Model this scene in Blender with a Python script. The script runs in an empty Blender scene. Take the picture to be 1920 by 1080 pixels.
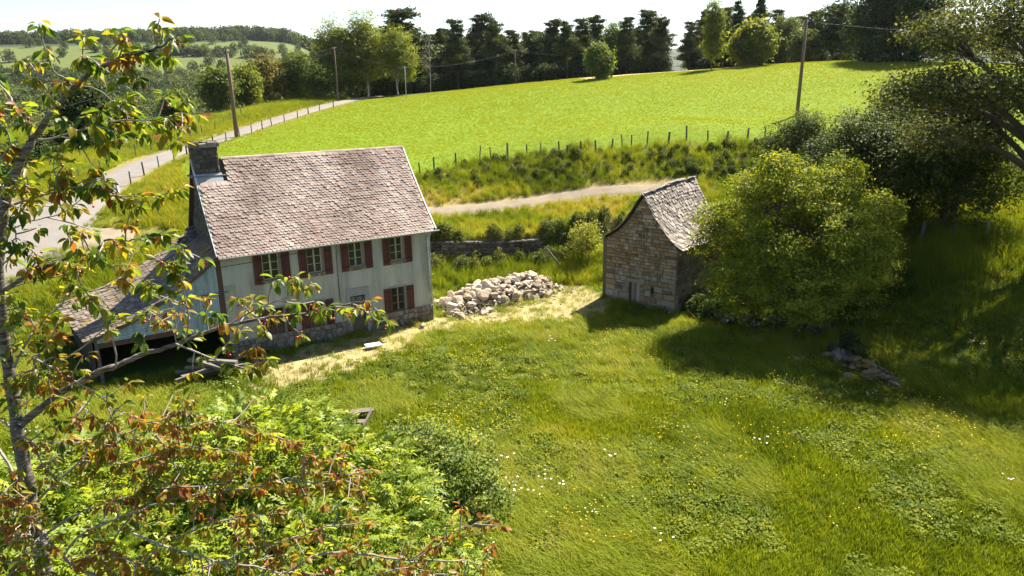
import bpy, math, random
import numpy as np
from mathutils import Vector, Matrix

# ------------------------------------------------------------------ camera, sky, sun, exposure
scene = bpy.context.scene
COL = scene.collection
CAM_H = 12.61
FOCAL_PX, PITCH, ROLL = 1356.0, math.radians(15.73), math.radians(-1.0)
cam_data = bpy.data.cameras.new("camera")
cam_data.sensor_fit = 'HORIZONTAL'
cam_data.sensor_width = 36.0
cam_data.lens = 36.0 * FOCAL_PX / 1920.0
cam_data.clip_start, cam_data.clip_end = 0.1, 12000.0
cam = bpy.data.objects.new("camera", cam_data)
COL.objects.link(cam)
cam.matrix_world = (Matrix.Translation((0, 0, CAM_H)) @ Matrix.Rotation(math.pi / 2 - PITCH, 4, 'X')
                    @ Matrix.Rotation(ROLL, 4, 'Z'))
scene.camera = cam

SUN_AZ = math.atan2(0.60, 0.80)        # the sun stands behind the house, to the right
SUN_EL = math.radians(49.5)
world = bpy.data.worlds.new("World")
scene.world = world
world.use_nodes = True
wn = world.node_tree.nodes
bg = wn['Background']
sky = wn.new('ShaderNodeTexSky')
sky.sky_type = 'NISHITA'
sky.sun_disc = False
sky.sun_elevation = SUN_EL
sky.sun_rotation = SUN_AZ
sky.air_density, sky.dust_density, sky.ozone_density = 1.0, 0.6, 1.0
world.node_tree.links.new(sky.outputs[0], bg.inputs[0])
bg.inputs[1].default_value = 0.05
sun_data = bpy.data.lights.new("sun", 'SUN')
sun_data.energy = 5.0
sun_data.angle = math.radians(0.5)
sun_data.color = (1.0, 0.92, 0.77)
sun = bpy.data.objects.new("sun", sun_data)
COL.objects.link(sun)
SUN_DIR = Vector((math.sin(SUN_AZ) * math.cos(SUN_EL), math.cos(SUN_AZ) * math.cos(SUN_EL), math.sin(SUN_EL)))
sun.rotation_euler = SUN_DIR.to_track_quat('Z', 'Y').to_euler()
sun.location = SUN_DIR * 60
vs = scene.view_settings
vs.view_transform = 'Standard'
vs.look = 'None'
vs.gamma = 1.0
vs.use_curve_mapping = False
vs.exposure = 1.97
scene.cycles.max_bounces = 6
scene.cycles.diffuse_bounces = 2
scene.cycles.glossy_bounces = 2
scene.cycles.transmission_bounces = 4
scene.cycles.transparent_max_bounces = 8
scene.cycles.use_denoising = True

# ------------------------------------------------------------------ terrain heights
def smooth(e0, e1, v):
    t = np.clip((v - e0) / (e1 - e0), 0, 1)
    return t * t * (3 - 2 * t)

WALL_LINE = [(-9.5, 48.9), (-3.5, 47.9), (1.5, 48.4), (5.0, 49.6), (7.5, 51.0)]
def terrace(x, y):
    """the yard is cut into the slope: a step of 1.5 m held by the retaining wall"""
    wx = [p[0] for p in WALL_LINE]; wy = [p[1] for p in WALL_LINE]
    d = y - np.interp(x, wx, wy)
    fade = smooth(-13.5, -10.0, x) * (1 - smooth(6.0, 12.0, x))
    return 1.45 * smooth(0.05, 0.75, d) * fade * (1 - smooth(8, 24, d))

CTRL = [(-20,8,0),(-10,8,0),(0,8,0),(10,8,0),(25,8,.2),(-15,20,0),(-28,20,.3),(0,20,0),(12,20,0),(0,30,0),(9,30,0),(-5,34,0),
 (-13,32,0),(-18,29.5,0),(2,38,0),(8,37,.1),(15,35,.2),(-20,37,.2),(22,28,.6),(28,20,.8),(30,33,2.2),(24,39,3.4),(30,45,4.9),(20,44,2.6),(14,44,1.3),
 (10,47,1.0),(6,44,.5),(-3,45,.35),(2,46,.55),(-3.5,47.3,.95),(4,48.2,1.1),(-8,45,.5),(-13,42,.6),(-16,46,1.6),
 (-5.5,54,3.4),(1.7,56.5,3.9),(3.8,56.4,4.0),(5.9,56.6,4.15),(7.8,56.8,4.27),(9.8,57,4.4),(13,57.5,4.6),(6,53,3.35),(9,52.5,3.1),(12,52,3.2),(10,49.5,2.0),(3,52,3.05),(18,58,4.9),(28,58,5.6),(40,58,6.0),(-12,52,3.0),(-20,55,4.6),(-14,58,5.0),
 (-7.2,59,5.6),(1.5,63,6.6),(13.6,63,7.35),(21.9,63,7.5),(31,55,6.8),(38,57,6.5),(-14,64,6.0),
 (-24,82,7.8),(-20,100,9.3),(-30,130,10.2),(-5,130,12.0),(13.5,130,13.4),(33,135,14.5),(55,125,15.4),(0,95,9.6),(20,95,10.9),(40,95,11.8),
 (45,75,9.3),(62,60,7.0),(70,90,12.5),(-2,78,7.9),(20,78,8.9),
 (-29.6,45.2,3.6),(-33,58,5.4),(-33.5,71,6.6),(-35,82,7.0),(-36,100,8.6),(-38,125,9.7),(-26,50,4.0),
 (-45,60,4.7),(-52,80,6.2),(-50,98,7.6),(-42,45,3.2),(-31,38,2.0),(-25.5,33,.6),(-72,98,7.2),(-72,60,4.2),(-60,30,.5),(-95,125,1),(-55,128,5),(-55,150,2),(-10,150,11.5),(40,155,14.6),(85,130,14),(90,60,7)]
_c = np.array(CTRL, float)
_cz = _c[:, 2] - terrace(_c[:, 0], _c[:, 1])
def _k(d2):
    return np.where(d2 > 1e-9, 0.5 * d2 * np.log(np.maximum(d2, 1e-9)), 0)
_n = len(_c)
_A = np.zeros((_n + 3, _n + 3))
_d2 = ((_c[:, None, :2] - _c[None, :, :2]) ** 2).sum(-1)
_A[:_n, :_n] = _k(_d2) + np.eye(_n) * 2.0
_P = np.c_[np.ones(_n), _c[:, :2]]
_A[:_n, _n:] = _P; _A[_n:, :_n] = _P.T
_w = np.linalg.solve(_A, np.r_[_cz, 0, 0, 0])
LEFT_D = [100, 150, 200, 300, 480, 600, 800, 900, 1000, 1150, 2500, 5500]
LEFT_Z = [5, 0, -6, -3, 9, 27, 58, 66, 72, 73, 74, 80]
RIGHT_D = [100, 150, 200, 300, 500, 1000, 2000, 3500, 4200, 5500]
RIGHT_Z = [12, 12.5, 12, 9, 5, 10, 35, 150, 185, 170]
def far_height(x, y):
    r = np.hypot(x, y)
    az = x / np.maximum(y, 1.0)
    h = np.interp(az, [-1.2, -0.72, -0.5, -0.34, -0.26], [.78, .86, .94, 1.0, .95])
    zl = np.interp(r, LEFT_D, LEFT_Z); zl = np.where(zl > 0, zl * h, zl)
    zr = np.interp(r, RIGHT_D, RIGHT_Z)
    t = smooth(-0.30, -0.14, az)
    return zl * (1 - t) + zr * t
def height(x, y):
    x = np.asarray(x, float); y = np.asarray(y, float)
    sh = np.broadcast(x, y).shape
    x = np.broadcast_to(x, sh).ravel(); y = np.broadcast_to(y, sh).ravel()
    out = np.zeros(len(x))
    for s in range(0, len(x), 20000):
        X, Y = x[s:s+20000], y[s:s+20000]
        Xc, Yc = np.clip(X, -110, 110), np.clip(Y, -20, 170)
        z = _w[_n] + _w[_n+1] * Xc + _w[_n+2] * Yc
        z = z + _k((Xc[:, None] - _c[None, :, 0]) ** 2 + (Yc[:, None] - _c[None, :, 1]) ** 2) @ _w[:_n]
        z = z + terrace(X, Y)
        t = smooth(138, 200, np.hypot(X, Y))
        out[s:s+20000] = z * (1 - t) + far_height(X, Y) * t
    return out.reshape(sh)
def hz(x, y):
    return float(height(np.array([x]), np.array([y]))[0])
# ------------------------------------------------------------------ helpers
R = math.radians
def link(o, parent=None):
    COL.objects.link(o)
    if parent is not None:
        o.parent = parent
    return o
def tag(o, label=None, cat=None, group=None, kind=None):
    if label: o['label'] = label
    if cat: o['category'] = cat
    if group: o['group'] = group
    if kind: o['kind'] = kind
    return o
def thing(name, label, cat, loc=(0, 0, 0), rz=0.0, group=None, kind=None):
    o = bpy.data.objects.new(name, None)
    o.empty_display_size = 0.3
    COL.objects.link(o)
    o.location = loc
    o.rotation_euler = (0, 0, rz)
    return tag(o, label, cat, group, kind)
def make_mesh(name, V, F, mat=None, smooth_shade=False, tint=None, attrs=None):
    """V (n,3) array, F list of faces or (m,k) array"""
    me = bpy.data.meshes.new(name)
    V = np.asarray(V, np.float32)
    if isinstance(F, np.ndarray):
        m, k = F.shape
        me.vertices.add(len(V)); me.vertices.foreach_set('co', V.ravel())
        me.loops.add(m * k); me.loops.foreach_set('vertex_index', F.astype(np.int32).ravel())
        me.polygons.add(m)
        me.polygons.foreach_set('loop_start', np.arange(0, m * k, k, dtype=np.int32))
        me.polygons.foreach_set('loop_total', np.full(m, k, np.int32))
        me.update(calc_edges=True)
    else:
        me.from_pydata([tuple(v) for v in V], [], F)
        me.update()
    if mat is not None:
        me.materials.append(mat)
    if smooth_shade:
        me.polygons.foreach_set('use_smooth', np.ones(len(me.polygons), bool))
    if tint is not None:
        a = me.attributes.new('tint', 'FLOAT', 'POINT')
        a.data.foreach_set('value', np.asarray(tint, np.float32))
    return me
def mesh_obj(name, V, F, mat, parent=None, smooth_shade=False, tint=None):
    return link(bpy.data.objects.new(name, make_mesh(name, V, F, mat, smooth_shade, tint)), parent)

class MB:
    """collects shapes into one mesh"""
    def __init__(s): s.V, s.F, s.T = [], [], []
    def add(s, V, F, t=0.5):
        o = len(s.V)
        s.V += [tuple(map(float, v)) for v in V]; s.F += [tuple(i + o for i in f) for f in F]
        s.T += [t] * len(V)
        return s
    def box(s, x0, x1, y0, y1, z0, z1, t=0.5):
        return s.add([(x0,y0,z0),(x1,y0,z0),(x1,y1,z0),(x0,y1,z0),(x0,y0,z1),(x1,y0,z1),(x1,y1,z1),(x0,y1,z1)],
                     [(3,2,1,0),(4,5,6,7),(0,1,5,4),(1,2,6,5),(2,3,7,6),(3,0,4,7)], t)
    def bar(s, a, b, w, h, up=(0, 0, 1), t=0.5):
        a, b = Vector(a), Vector(b)
        d = (b - a).normalized(); sd = d.cross(Vector(up))
        if sd.length < 1e-4: sd = d.cross(Vector((1, 0, 0)))
        sd.normalize(); u = sd.cross(d)
        V = []
        for p in (a, b):
            for i, j in ((-1,-1),(1,-1),(1,1),(-1,1)):
                V.append(p + sd * (i * w / 2) + u * (j * h / 2))
        return s.add(V, [(0,3,2,1),(4,5,6,7),(0,1,5,4),(1,2,6,5),(2,3,7,6),(3,0,4,7)], t)
    def tube(s, pts, rad, n=6, t=0.5, caps=True):
        V, F = tube_np(pts, rad, n)
        o = len(s.V)
        s.V += [tuple(v) for v in V.tolist()]; s.F += [tuple(int(i) + o for i in f) for f in F]
        s.T += [t] * len(V)
        if caps:
            m = len(pts)
            s.F += [tuple(o + i for i in range(n))[::-1], tuple(o + (m - 1) * n + i for i in range(n))]
        return s
    def obj(s, name, mat, parent=None, sm=False):
        return mesh_obj(name, np.array(s.V), s.F, mat, parent, sm, s.T)

def tube_np(pts, rad, n=6):
    P = np.asarray(pts, float); m = len(P)
    rad = np.broadcast_to(np.asarray(rad, float), (m,))
    D = np.gradient(P, axis=0); D /= np.linalg.norm(D, axis=1)[:, None] + 1e-9
    ref = np.array([0.31, 0.21, 0.93]) if abs(D[:, 2]).mean() < 0.8 else np.array([0.95, 0.3, 0.05])
    A = np.cross(D, ref); A /= np.linalg.norm(A, axis=1)[:, None] + 1e-9
    B = np.cross(D, A)
    th = np.linspace(0, 2 * np.pi, n, endpoint=False)
    V = P[:, None] + rad[:, None, None] * (np.cos(th)[None, :, None] * A[:, None] + np.sin(th)[None, :, None] * B[:, None])
    i = np.arange(m - 1)[:, None]; j = np.arange(n)[None]
    F = np.stack([i * n + j, i * n + (j + 1) % n, (i + 1) * n + (j + 1) % n, (i + 1) * n + j], -1).reshape(-1, 4)
    return V.reshape(-1, 3), F
def tubes_mesh(list_of, n=5):
    """several (pts, rad) tubes into one (V, F)"""
    VV, FF, o = [], [], 0
    for pts, rad in list_of:
        V, F = tube_np(pts, rad, n)
        VV.append(V); FF.append(F + o); o += len(V)
    return np.concatenate(VV), np.concatenate(FF)

# smooth lattice noise for layout decisions (2D)
_perm = np.random.RandomState(5).rand(256, 256)
def vnoise(x, y, s=1.0, seed=0):
    x = np.asarray(x, float) / s + seed * 17.3; y = np.asarray(y, float) / s + seed * 9.1
    i, j = np.floor(x).astype(int), np.floor(y).astype(int)
    fx, fy = x - i, y - j
    fx = fx * fx * (3 - 2 * fx); fy = fy * fy * (3 - 2 * fy)
    g = lambda a, b: _perm[a % 256, b % 256]
    return (g(i, j) * (1 - fx) + g(i + 1, j) * fx) * (1 - fy) + (g(i, j + 1) * (1 - fx) + g(i + 1, j + 1) * fx) * fy
def fbm(x, y, s=1.0, seed=0):
    return (vnoise(x, y, s, seed) + .5 * vnoise(x, y, s / 2, seed + 1) + .25 * vnoise(x, y, s / 4, seed + 2)) / 1.75
def inside(px, py, poly):
    px, py = np.asarray(px), np.asarray(py)
    c = np.zeros(px.shape, bool)
    n = len(poly)
    for i in range(n):
        x0, y0 = poly[i]; x1, y1 = poly[(i + 1) % n]
        hit = ((y0 > py) != (y1 > py)) & (px < (x1 - x0) * (py - y0) / (y1 - y0 + 1e-12) + x0)
        c ^= hit
    return c

# ------------------------------------------------------------------ materials
class NT:
    def __init__(s, name):
        s.m = bpy.data.materials.new(name); s.m.use_nodes = True
        s.t = s.m.node_tree; s.n = s.t.nodes; s.l = s.t.links
        s.bsdf = s.n['Principled BSDF']; s.out = s.n['Material Output']
    def new(s, typ, **kw):
        d = s.n.new(typ)
        for k, v in kw.items(): setattr(d, k, v)
        return d
    def lk(s, a, b): s.l.new(a, b)
    def noise(s, scale, detail=4, rough=.6, vec=None, dist=0.0):
        d = s.new('ShaderNodeTexNoise'); d.inputs['Scale'].default_value = scale
        d.inputs['Detail'].default_value = detail; d.inputs['Roughness'].default_value = rough
        d.inputs['Distortion'].default_value = dist
        if vec is not None: s.lk(vec, d.inputs['Vector'])
        return d.outputs['Fac']
    def ramp(s, fac, stops):
        d = s.new('ShaderNodeValToRGB'); e = d.color_ramp.elements
        while len(e) < len(stops): e.new(0.5)
        for el, (p, c) in zip(e, stops):
            el.position = p; el.color = (*c, 1) if len(c) == 3 else c
        s.lk(fac, d.inputs[0]); return d.outputs[0]
    def mix(s, fac, a, b, mode='MIX'):
        d = s.new('ShaderNodeMix', data_type='RGBA', blend_type=mode)
        for sock, v in ((d.inputs[0], fac), (d.inputs[6], a), (d.inputs[7], b)):
            if hasattr(v, 'is_output'): s.lk(v, sock)
            elif isinstance(v, (int, float)): sock.default_value = v
            else: sock.default_value = (*v, 1)
        return d.outputs[2]
    def math(s, op, a, b=0.5):
        d = s.new('ShaderNodeMath', operation=op)
        for sock, v in ((d.inputs[0], a), (d.inputs[1], b)):
            if hasattr(v, 'is_output'): s.lk(v, sock)
            else: sock.default_value = v
        return d.outputs[0]
    def coord(s, kind='Object'):
        return s.new('ShaderNodeTexCoord').outputs[kind]
    def pos(s):
        return s.new('ShaderNodeNewGeometry').outputs['Position']
    def mapping(s, vec, scale):
        d = s.new('ShaderNodeMapping'); d.inputs['Scale'].default_value = scale
        s.lk(vec, d.inputs['Vector']); return d.outputs[0]
    def attr(s, name='tint', typ='GEOMETRY'):
        d = s.new('ShaderNodeAttribute', attribute_name=name, attribute_type=typ)
        return d.outputs['Fac']
    def attr_col(s, name):
        return s.new('ShaderNodeAttribute', attribute_name=name).outputs['Color']
    def bump(s, h, strength=.3, dist=.02):
        d = s.new('ShaderNodeBump'); d.inputs['Strength'].default_value = strength
        d.inputs['Distance'].default_value = dist
        s.lk(h, d.inputs['Height']); s.lk(d.outputs[0], s.bsdf.inputs['Normal'])
    def done(s, col, rough=.85, spec=.25):
        if hasattr(col, 'is_output'): s.lk(col, s.bsdf.inputs['Base Color'])
        else: s.bsdf.inputs['Base Color'].default_value = (*col, 1)
        if hasattr(rough, 'is_output'): s.lk(rough, s.bsdf.inputs['Roughness'])
        else: s.bsdf.inputs['Roughness'].default_value = rough
        s.bsdf.inputs['Specular IOR Level'].default_value = spec
        return s.m
def leaf_mat(name, stops, trans=.4, rough=.65, spec=.12, typ='GEOMETRY', warm=(1.25, 1.15, .45)):
    """leaf: reflecting front plus light shining through"""
    k = NT(name)
    col = k.ramp(k.attr('tint', typ), stops)
    k.done(col, rough, spec)
    tr = k.new('ShaderNodeBsdfTranslucent')
    k.lk(k.mix(1.0, col, warm, 'MULTIPLY'), tr.inputs[0])
    ms = k.new('ShaderNodeMixShader'); ms.inputs[0].default_value = trans
    k.lk(k.bsdf.outputs[0], ms.inputs[1]); k.lk(tr.outputs[0], ms.inputs[2])
    k.lk(ms.outputs[0], k.out.inputs[0])
    return k.m
def rough_mat(name, stops, scale=3.0, bump=.4, bdist=.02, tint=True, rough=.9, spec=.15, fine=30.0):
    """stone, bark, slate, earth: tint attribute picks the tone, noise weathers it"""
    k = NT(name); p = k.pos()
    n = k.noise(scale, 5, .65, p); f = k.noise(fine, 3, .6, p)
    v = k.math('ADD', k.math('MULTIPLY', n, .7), k.math('MULTIPLY', f, .3))
    if tint:
        v = k.math('ADD', k.math('MULTIPLY', k.attr(), .55), k.math('MULTIPLY', v, .5))
    col = k.ramp(v, stops)
    if bump: k.bump(f, bump, bdist)
    return k.done(col, rough, spec)
M = {}
M['bark'] = rough_mat('bark', [(.2, (.035,.028,.022)), (.6, (.11,.09,.072)), (.9, (.2,.17,.14))], 6, .6, .03)
M['pine_bark'] = rough_mat('pine_bark', [(.2, (.05,.035,.026)), (.8, (.16,.10,.07))], 5, .6, .03)
M['birch_bark'] = rough_mat('birch_bark', [(.3, (.12,.11,.10)), (.6, (.45,.43,.40))], 4, .3, .02)
k = NT('cherry_bark'); p = k.pos()
band = k.noise(9, 3, .6, k.mapping(p, (1.2, 1.2, 7)))
M['cherry_bark'] = k.done(k.ramp(band, [(.32, (.03,.026,.025)), (.5, (.095,.08,.075)), (.68, (.25,.22,.205))]), .55, .3); k.bump(band, .5, .01)
M['dry_wood'] = rough_mat('dry_wood', [(.2, (0.053,0.044,0.037)), (.8, (0.173,0.152,0.126))], 5, .4, .01)
M['grey_post'] = rough_mat('grey_post', [(.2, (0.054,0.048,0.042)), (.8, (0.180,0.162,0.138))], 8, .4, .01)
M['pole_wood'] = rough_mat('pole_wood', [(.2, (.09,.06,.045)), (.8, (.22,.15,.115))], 3, .3, .01)
M['concrete'] = rough_mat('concrete', [(.2, (.30,.29,.27)), (.8, (.5,.48,.45))], 3, .2, .01)
M['stone_gold'] = rough_mat('stone_gold', [(.15, (0.083,0.059,0.034)), (.4, (0.188,0.129,0.072)), (.65, (0.282,0.211,0.135)), (.9, (0.420,0.343,0.243))], 4, .7, .03)
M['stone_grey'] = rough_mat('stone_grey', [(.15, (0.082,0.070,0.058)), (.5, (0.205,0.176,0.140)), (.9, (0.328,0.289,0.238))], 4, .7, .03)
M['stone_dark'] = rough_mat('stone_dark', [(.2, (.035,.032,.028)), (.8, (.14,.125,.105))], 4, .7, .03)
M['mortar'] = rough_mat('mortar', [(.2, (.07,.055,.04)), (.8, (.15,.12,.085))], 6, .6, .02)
M['rubble'] = rough_mat('rubble', [(.1, (.19,.135,.09)), (.4, (.34,.265,.19)), (.7, (.42,.36,.285)), (.95, (.50,.45,.39))], 2.5, .5, .03)
M['roof_tile'] = rough_mat('roof_tile', [(.1, (0.108,0.078,0.064)), (.35, (0.193,0.143,0.123)), (.6, (0.274,0.215,0.187)), (.9, (0.395,0.332,0.295))], 5, .3, .01, fine=45)
M['slate'] = rough_mat('slate', [(.1, (0.075,0.068,0.065)), (.4, (0.162,0.140,0.129)), (.65, (0.258,0.224,0.197)), (.9, (0.363,0.324,0.286))], 4, .5, .02)
k = NT('mossy_slate'); p = k.pos(); n = k.noise(.9, 5, .65, p); f = k.noise(14, 3, .6, p)
base = k.ramp(k.math('ADD', k.math('MULTIPLY', k.attr(), .6), k.math('MULTIPLY', f, .45)), [(.15, (.06,.05,.045)), (.5, (.14,.112,.095)), (.9, (.25,.20,.165))])
moss = k.ramp(f, [(.3, (.09,.07,.02)), (.7, (.25,.17,.045))])
M['mossy_slate'] = k.done(k.mix(k.ramp(n, [(.54, (0,0,0)), (.62, (1,1,1))]), base, moss), .9, .15); k.bump(f, .5, .02)
M['render_stone'] = rough_mat('render_stone', [(.2, (.20,.19,.17)), (.55, (.33,.32,.285)), (.9, (.43,.42,.38))], 4, .5, .02)
M['white_metal'] = rough_mat('white_metal', [(.2, (0.383,0.391,0.391)), (.8, (0.561,0.570,0.570))], 2, 0, 0, rough=.45, spec=.4)
M['zinc'] = rough_mat('zinc', [(.2, (.22,.24,.26)), (.8, (.38,.41,.43))], 2, 0, 0, rough=.45, spec=.4)
M['roof_deck'] = rough_mat('roof_deck', [(.2, (.05,.04,.035)), (.8, (.10,.08,.07))], 4, .3, .02)
M['red_shutter'] = rough_mat('red_shutter', [(.2, (0.052,0.020,0.017)), (.55, (0.095,0.030,0.024)), (.9, (0.142,0.053,0.042))], 3, .2, .005, rough=.65, spec=.25)
M['old_wood'] = rough_mat('old_wood', [(.2, (.10,.085,.068)), (.55, (.22,.185,.145)), (.9, (.34,.30,.24))], 5, .3, .01)
M['pale_wood'] = rough_mat('pale_wood', [(.2, (.28,.26,.20)), (.8, (.50,.47,.38))], 5, .2, .01)
M['grey_door'] = rough_mat('grey_door', [(.2, (.09,.09,.085)), (.8, (.21,.205,.19))], 5, .3, .01)
M['grey_paint'] = rough_mat('grey_paint', [(.2, (.18,.19,.19)), (.8, (.34,.35,.34))], 5, .2, .01)
M['black'] = rough_mat('dark_iron', [(.2, (.012,.012,.012)), (.8, (.03,.03,.03))], 5, 0, 0, rough=.6)
M['cable'] = rough_mat('cable', [(.2, (.02,.02,.02)), (.8, (.05,.05,.05))], 5, 0, 0, rough=.6)
M['white_slab'] = rough_mat('white_slab', [(.2, (.55,.55,.53)), (.8, (.75,.75,.73))], 5, 0, 0)
k = NT('window_glass'); g = k.noise(.8, 2, .5, k.pos())
M['glass'] = k.done(k.ramp(g, [(.3, (.012,.014,.014)), (.7, (.035,.038,.035))]), .12, .5)
k = NT('render_wall'); p = k.pos()
st = k.noise(1.1, 5, .65, k.mapping(p, (1.6, 1.6, .22))); bl = k.noise(.7, 5, .6, p); fi = k.noise(25, 3, .6, p)
c0 = k.ramp(st, [(.28, (.20,.19,.165)), (.42, (.33,.315,.27)), (.55, (.41,.39,.335)), (.7, (.47,.445,.38))])
c1 = k.mix(k.ramp(bl, [(.55, (0,0,0)), (.70, (.7,.7,.7))]), c0, (.36,.385,.38))
br = k.noise(2.6, 6, .7, k.mapping(p, (1, 1, .5)), .6)
c1 = k.mix(k.ramp(br, [(.62, (0,0,0)), (.72, (.55,.55,.55))]), c1, (.235,.195,.145))
sz = k.new('ShaderNodeSeparateXYZ'); k.lk(p, sz.inputs[0])
c1 = k.mix(k.math('MULTIPLY', k.ramp(k.math('MULTIPLY', sz.outputs[2], .5), [(.45, (1,1,1)), (.75, (0,0,0))]), k.ramp(bl, [(.35, (0,0,0)), (.6, (.6,.6,.6))])), c1, (.30,.275,.225))
M['render_wall'] = k.done(k.mix(.12, c1, k.ramp(fi, [(.3, (.25,.25,.24)), (.7, (.8,.8,.78))])), .9, .15); k.bump(fi, .25, .01)
k = NT('corrugated'); p = k.pos(); st = k.noise(1.5, 4, .6, k.mapping(p, (3, 3, .35)))
M['corrugated'] = k.done(k.ramp(st, [(.3, (.22,.28,.315)), (.6, (.36,.43,.46)), (.8, (.30,.27,.24))]), .5, .4)
k = NT('asphalt'); p = k.pos(); a_ = k.noise(.5, 5, .6, p); b_ = k.noise(40, 3, .7, p)
M['asphalt'] = k.done(k.mix(.35, k.ramp(a_, [(.3, (.14,.125,.115)), (.7, (.20,.18,.165))]), k.ramp(b_, [(.3, (.10,.09,.085)), (.7, (.24,.22,.20))])), .9, .2); k.bump(b_, .3, .01)
k = NT('track_gravel'); p = k.pos(); a_ = k.noise(.6, 5, .65, p); b_ = k.noise(30, 3, .7, p)
M['gravel'] = k.done(k.mix(.35, k.ramp(a_, [(.3, (.145,.115,.08)), (.6, (.225,.19,.14))]), k.ramp(b_, [(.3, (.13,.10,.07)), (.7, (.31,.27,.21))])), .95, .1); k.bump(b_, .4, .02)
M['car_paint'] = NT('white_paint').done((.78, .78, .77), .25, .5)
M['tyre'] = NT('tyre').done((.02, .02, .02), .8, .2)
# foliage
G = lambda *a: list(zip(np.linspace(0, 1, len(a)), a))
M['lf_hazel'] = leaf_mat('lf_hazel', G((0.056,0.093,0.010), (0.127,0.181,0.015), (0.255,0.287,0.029), (0.432,0.389,0.045)), .42)
M['lf_dark'] = leaf_mat('lf_dark', G((0.013,0.029,0.007), (0.029,0.052,0.012), (0.052,0.081,0.019), (0.098,0.120,0.036)), .32)
M['lf_shrub'] = leaf_mat('lf_shrub', G((.014,.03,.007), (.035,.06,.012), (.075,.105,.02), (.15,.17,.04)), .36)
M['lf_oak'] = leaf_mat('lf_oak', G((0.026,0.039,0.010), (0.065,0.083,0.023), (0.122,0.139,0.046), (0.214,0.212,0.085)), .38)
M['lf_birch'] = leaf_mat('lf_birch', G((0.060,0.090,0.013), (0.128,0.167,0.023), (0.210,0.239,0.036), (0.285,0.290,0.052)), .45)
M['lf_mid'] = leaf_mat('lf_mid', G((0.037,0.064,0.015), (0.085,0.125,0.027), (0.145,0.192,0.042), (0.238,0.272,0.075)), .4)
M['lf_brown'] = leaf_mat('lf_brown', G((0.056,0.058,0.014), (0.119,0.111,0.026), (0.182,0.163,0.042), (0.252,0.215,0.060)), .4)
M['lf_pine'] = leaf_mat('lf_pine', G((0.024,0.037,0.013), (0.053,0.075,0.021), (0.091,0.117,0.034), (0.159,0.169,0.051)), .2)
M['lf_ash'] = leaf_mat('lf_ash', G((0.057,0.110,0.013), (0.138,0.211,0.022), (0.276,0.339,0.041), (0.459,0.479,0.071)), .5, .5, .25)
M['lf_elder'] = leaf_mat('lf_elder', G((0.087,0.122,0.012), (0.192,0.228,0.022), (0.331,0.342,0.041), (0.471,0.441,0.072)), .5, .5, .25)
M['lf_thorn'] = leaf_mat('lf_thorn', G((0.051,0.093,0.016), (0.121,0.178,0.030), (0.240,0.288,0.059), (0.423,0.411,0.118)), .45, .55, .2)
M['lf_cherry'] = leaf_mat('lf_cherry', G((0.050,0.095,0.014), (0.112,0.168,0.018), (0.207,0.226,0.022), (0.291,0.200,0.024), (0.314,0.126,0.028), (0.224,0.068,0.030)), .62, .42, .35, warm=(1.2, 1.25, .5))
M['sunlit_cherry_twig'] = rough_mat('sunlit_cherry_twig', [(.2, (.10,.085,.078)), (.55, (.26,.23,.21)), (.9, (.42,.38,.35))], 9, .3, .004)  # sunlit look of the thin branches painted into a paler bark colour
M['lf_far'] = leaf_mat('lf_far', G((0.030,0.050,0.017), (0.063,0.091,0.026), (0.105,0.133,0.036), (0.150,0.168,0.048)), .3, typ='INSTANCER')
M['cherry'] = NT('cherry_fruit').done((.35, .025, .02), .25, .5)
M['stalk'] = NT('stalk').done((.22, .09, .035), .6, .3)
M['grass'] = leaf_mat('grass_blade', G((0.057,0.092,0.009), (0.119,0.162,0.013), (0.216,0.267,0.016), (0.306,0.294,0.035), (0.476,0.358,0.150)), .45, .65, .1, 'INSTANCER', (1.2, 1.1, .4))
M['clover'] = leaf_mat('clover_leaf', G((0.068,0.110,0.012), (0.135,0.182,0.016), (0.230,0.248,0.025)), .42, .65, .1, 'INSTANCER')
M['straw'] = leaf_mat('straw', G((.24,.205,.085), (.36,.305,.14), (.50,.44,.24)), .3, .6, .2, 'INSTANCER', (1, .95, .7))
M['white_flower'] = leaf_mat('white_flower', G((.8,.8,.72), (.85,.85,.8)), .3, .6, .1, 'INSTANCER', (1, 1, .9))
M['yellow_flower'] = leaf_mat('yellow_flower', G((.75,.52,.02), (.8,.6,.03)), .3, .5, .2, 'INSTANCER', (1, .9, .3))
# ------------------------------------------------------------------ ground, road, track
FIELD = [(-7.3,59),(-4.6,62),(-2.6,63.2),(1.5,63.5),(8.8,63.2),(21.9,63.3),(30,58.8),(34.8,55.3),(40,51),(110,46),(120,128),(60,142),(33,141),(13,135),(-5,135),
         (-16,120),(-27.0,112),(-28.2,100),(-30.2,88),(-29.6,70),(-28,60),(-24,55.5),(-14,57)]
STRAW = [(-13.2,31.8),(-9.9,29.4),(-8.2,30.6),(-6.9,32.2),(-6.0,33.7),(-4.2,36.6),(-2.0,37.4),(1.2,38.0),(4.2,38.2),(6.2,39.2),(5.6,41.6),(3.4,43.4),(2.0,42.2),(-0.5,40.0),(-3.2,39.6),(-4.6,39.0)]
STUBBLE = [(13.5,126.5),(22,129),(33,129),(45,128.5),(60,131),(60,139),(36,139),(20,137),(12,132)]
ROAD = [(-36,30,2.6),(-32.6,38,3.2),(-31.0,43,3.6),(-31.0,46.5,3.3),(-31.6,51,2.4),(-32.4,57.4,2.1),(-32.8,63,2.0),(-33.1,70,1.95),(-32.6,80,1.9),(-31.4,92,1.7),(-29.4,101,1.5),(-27.2,108,1.5),(-24,118,1.4),(-22,135,1.4)]
SIDE_ROAD = [(-31.5,45.5,2.6),(-35,49.5,2.2),(-40,54.2,2.0),(-48,60,2.0),(-70,72,2.0)]
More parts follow.
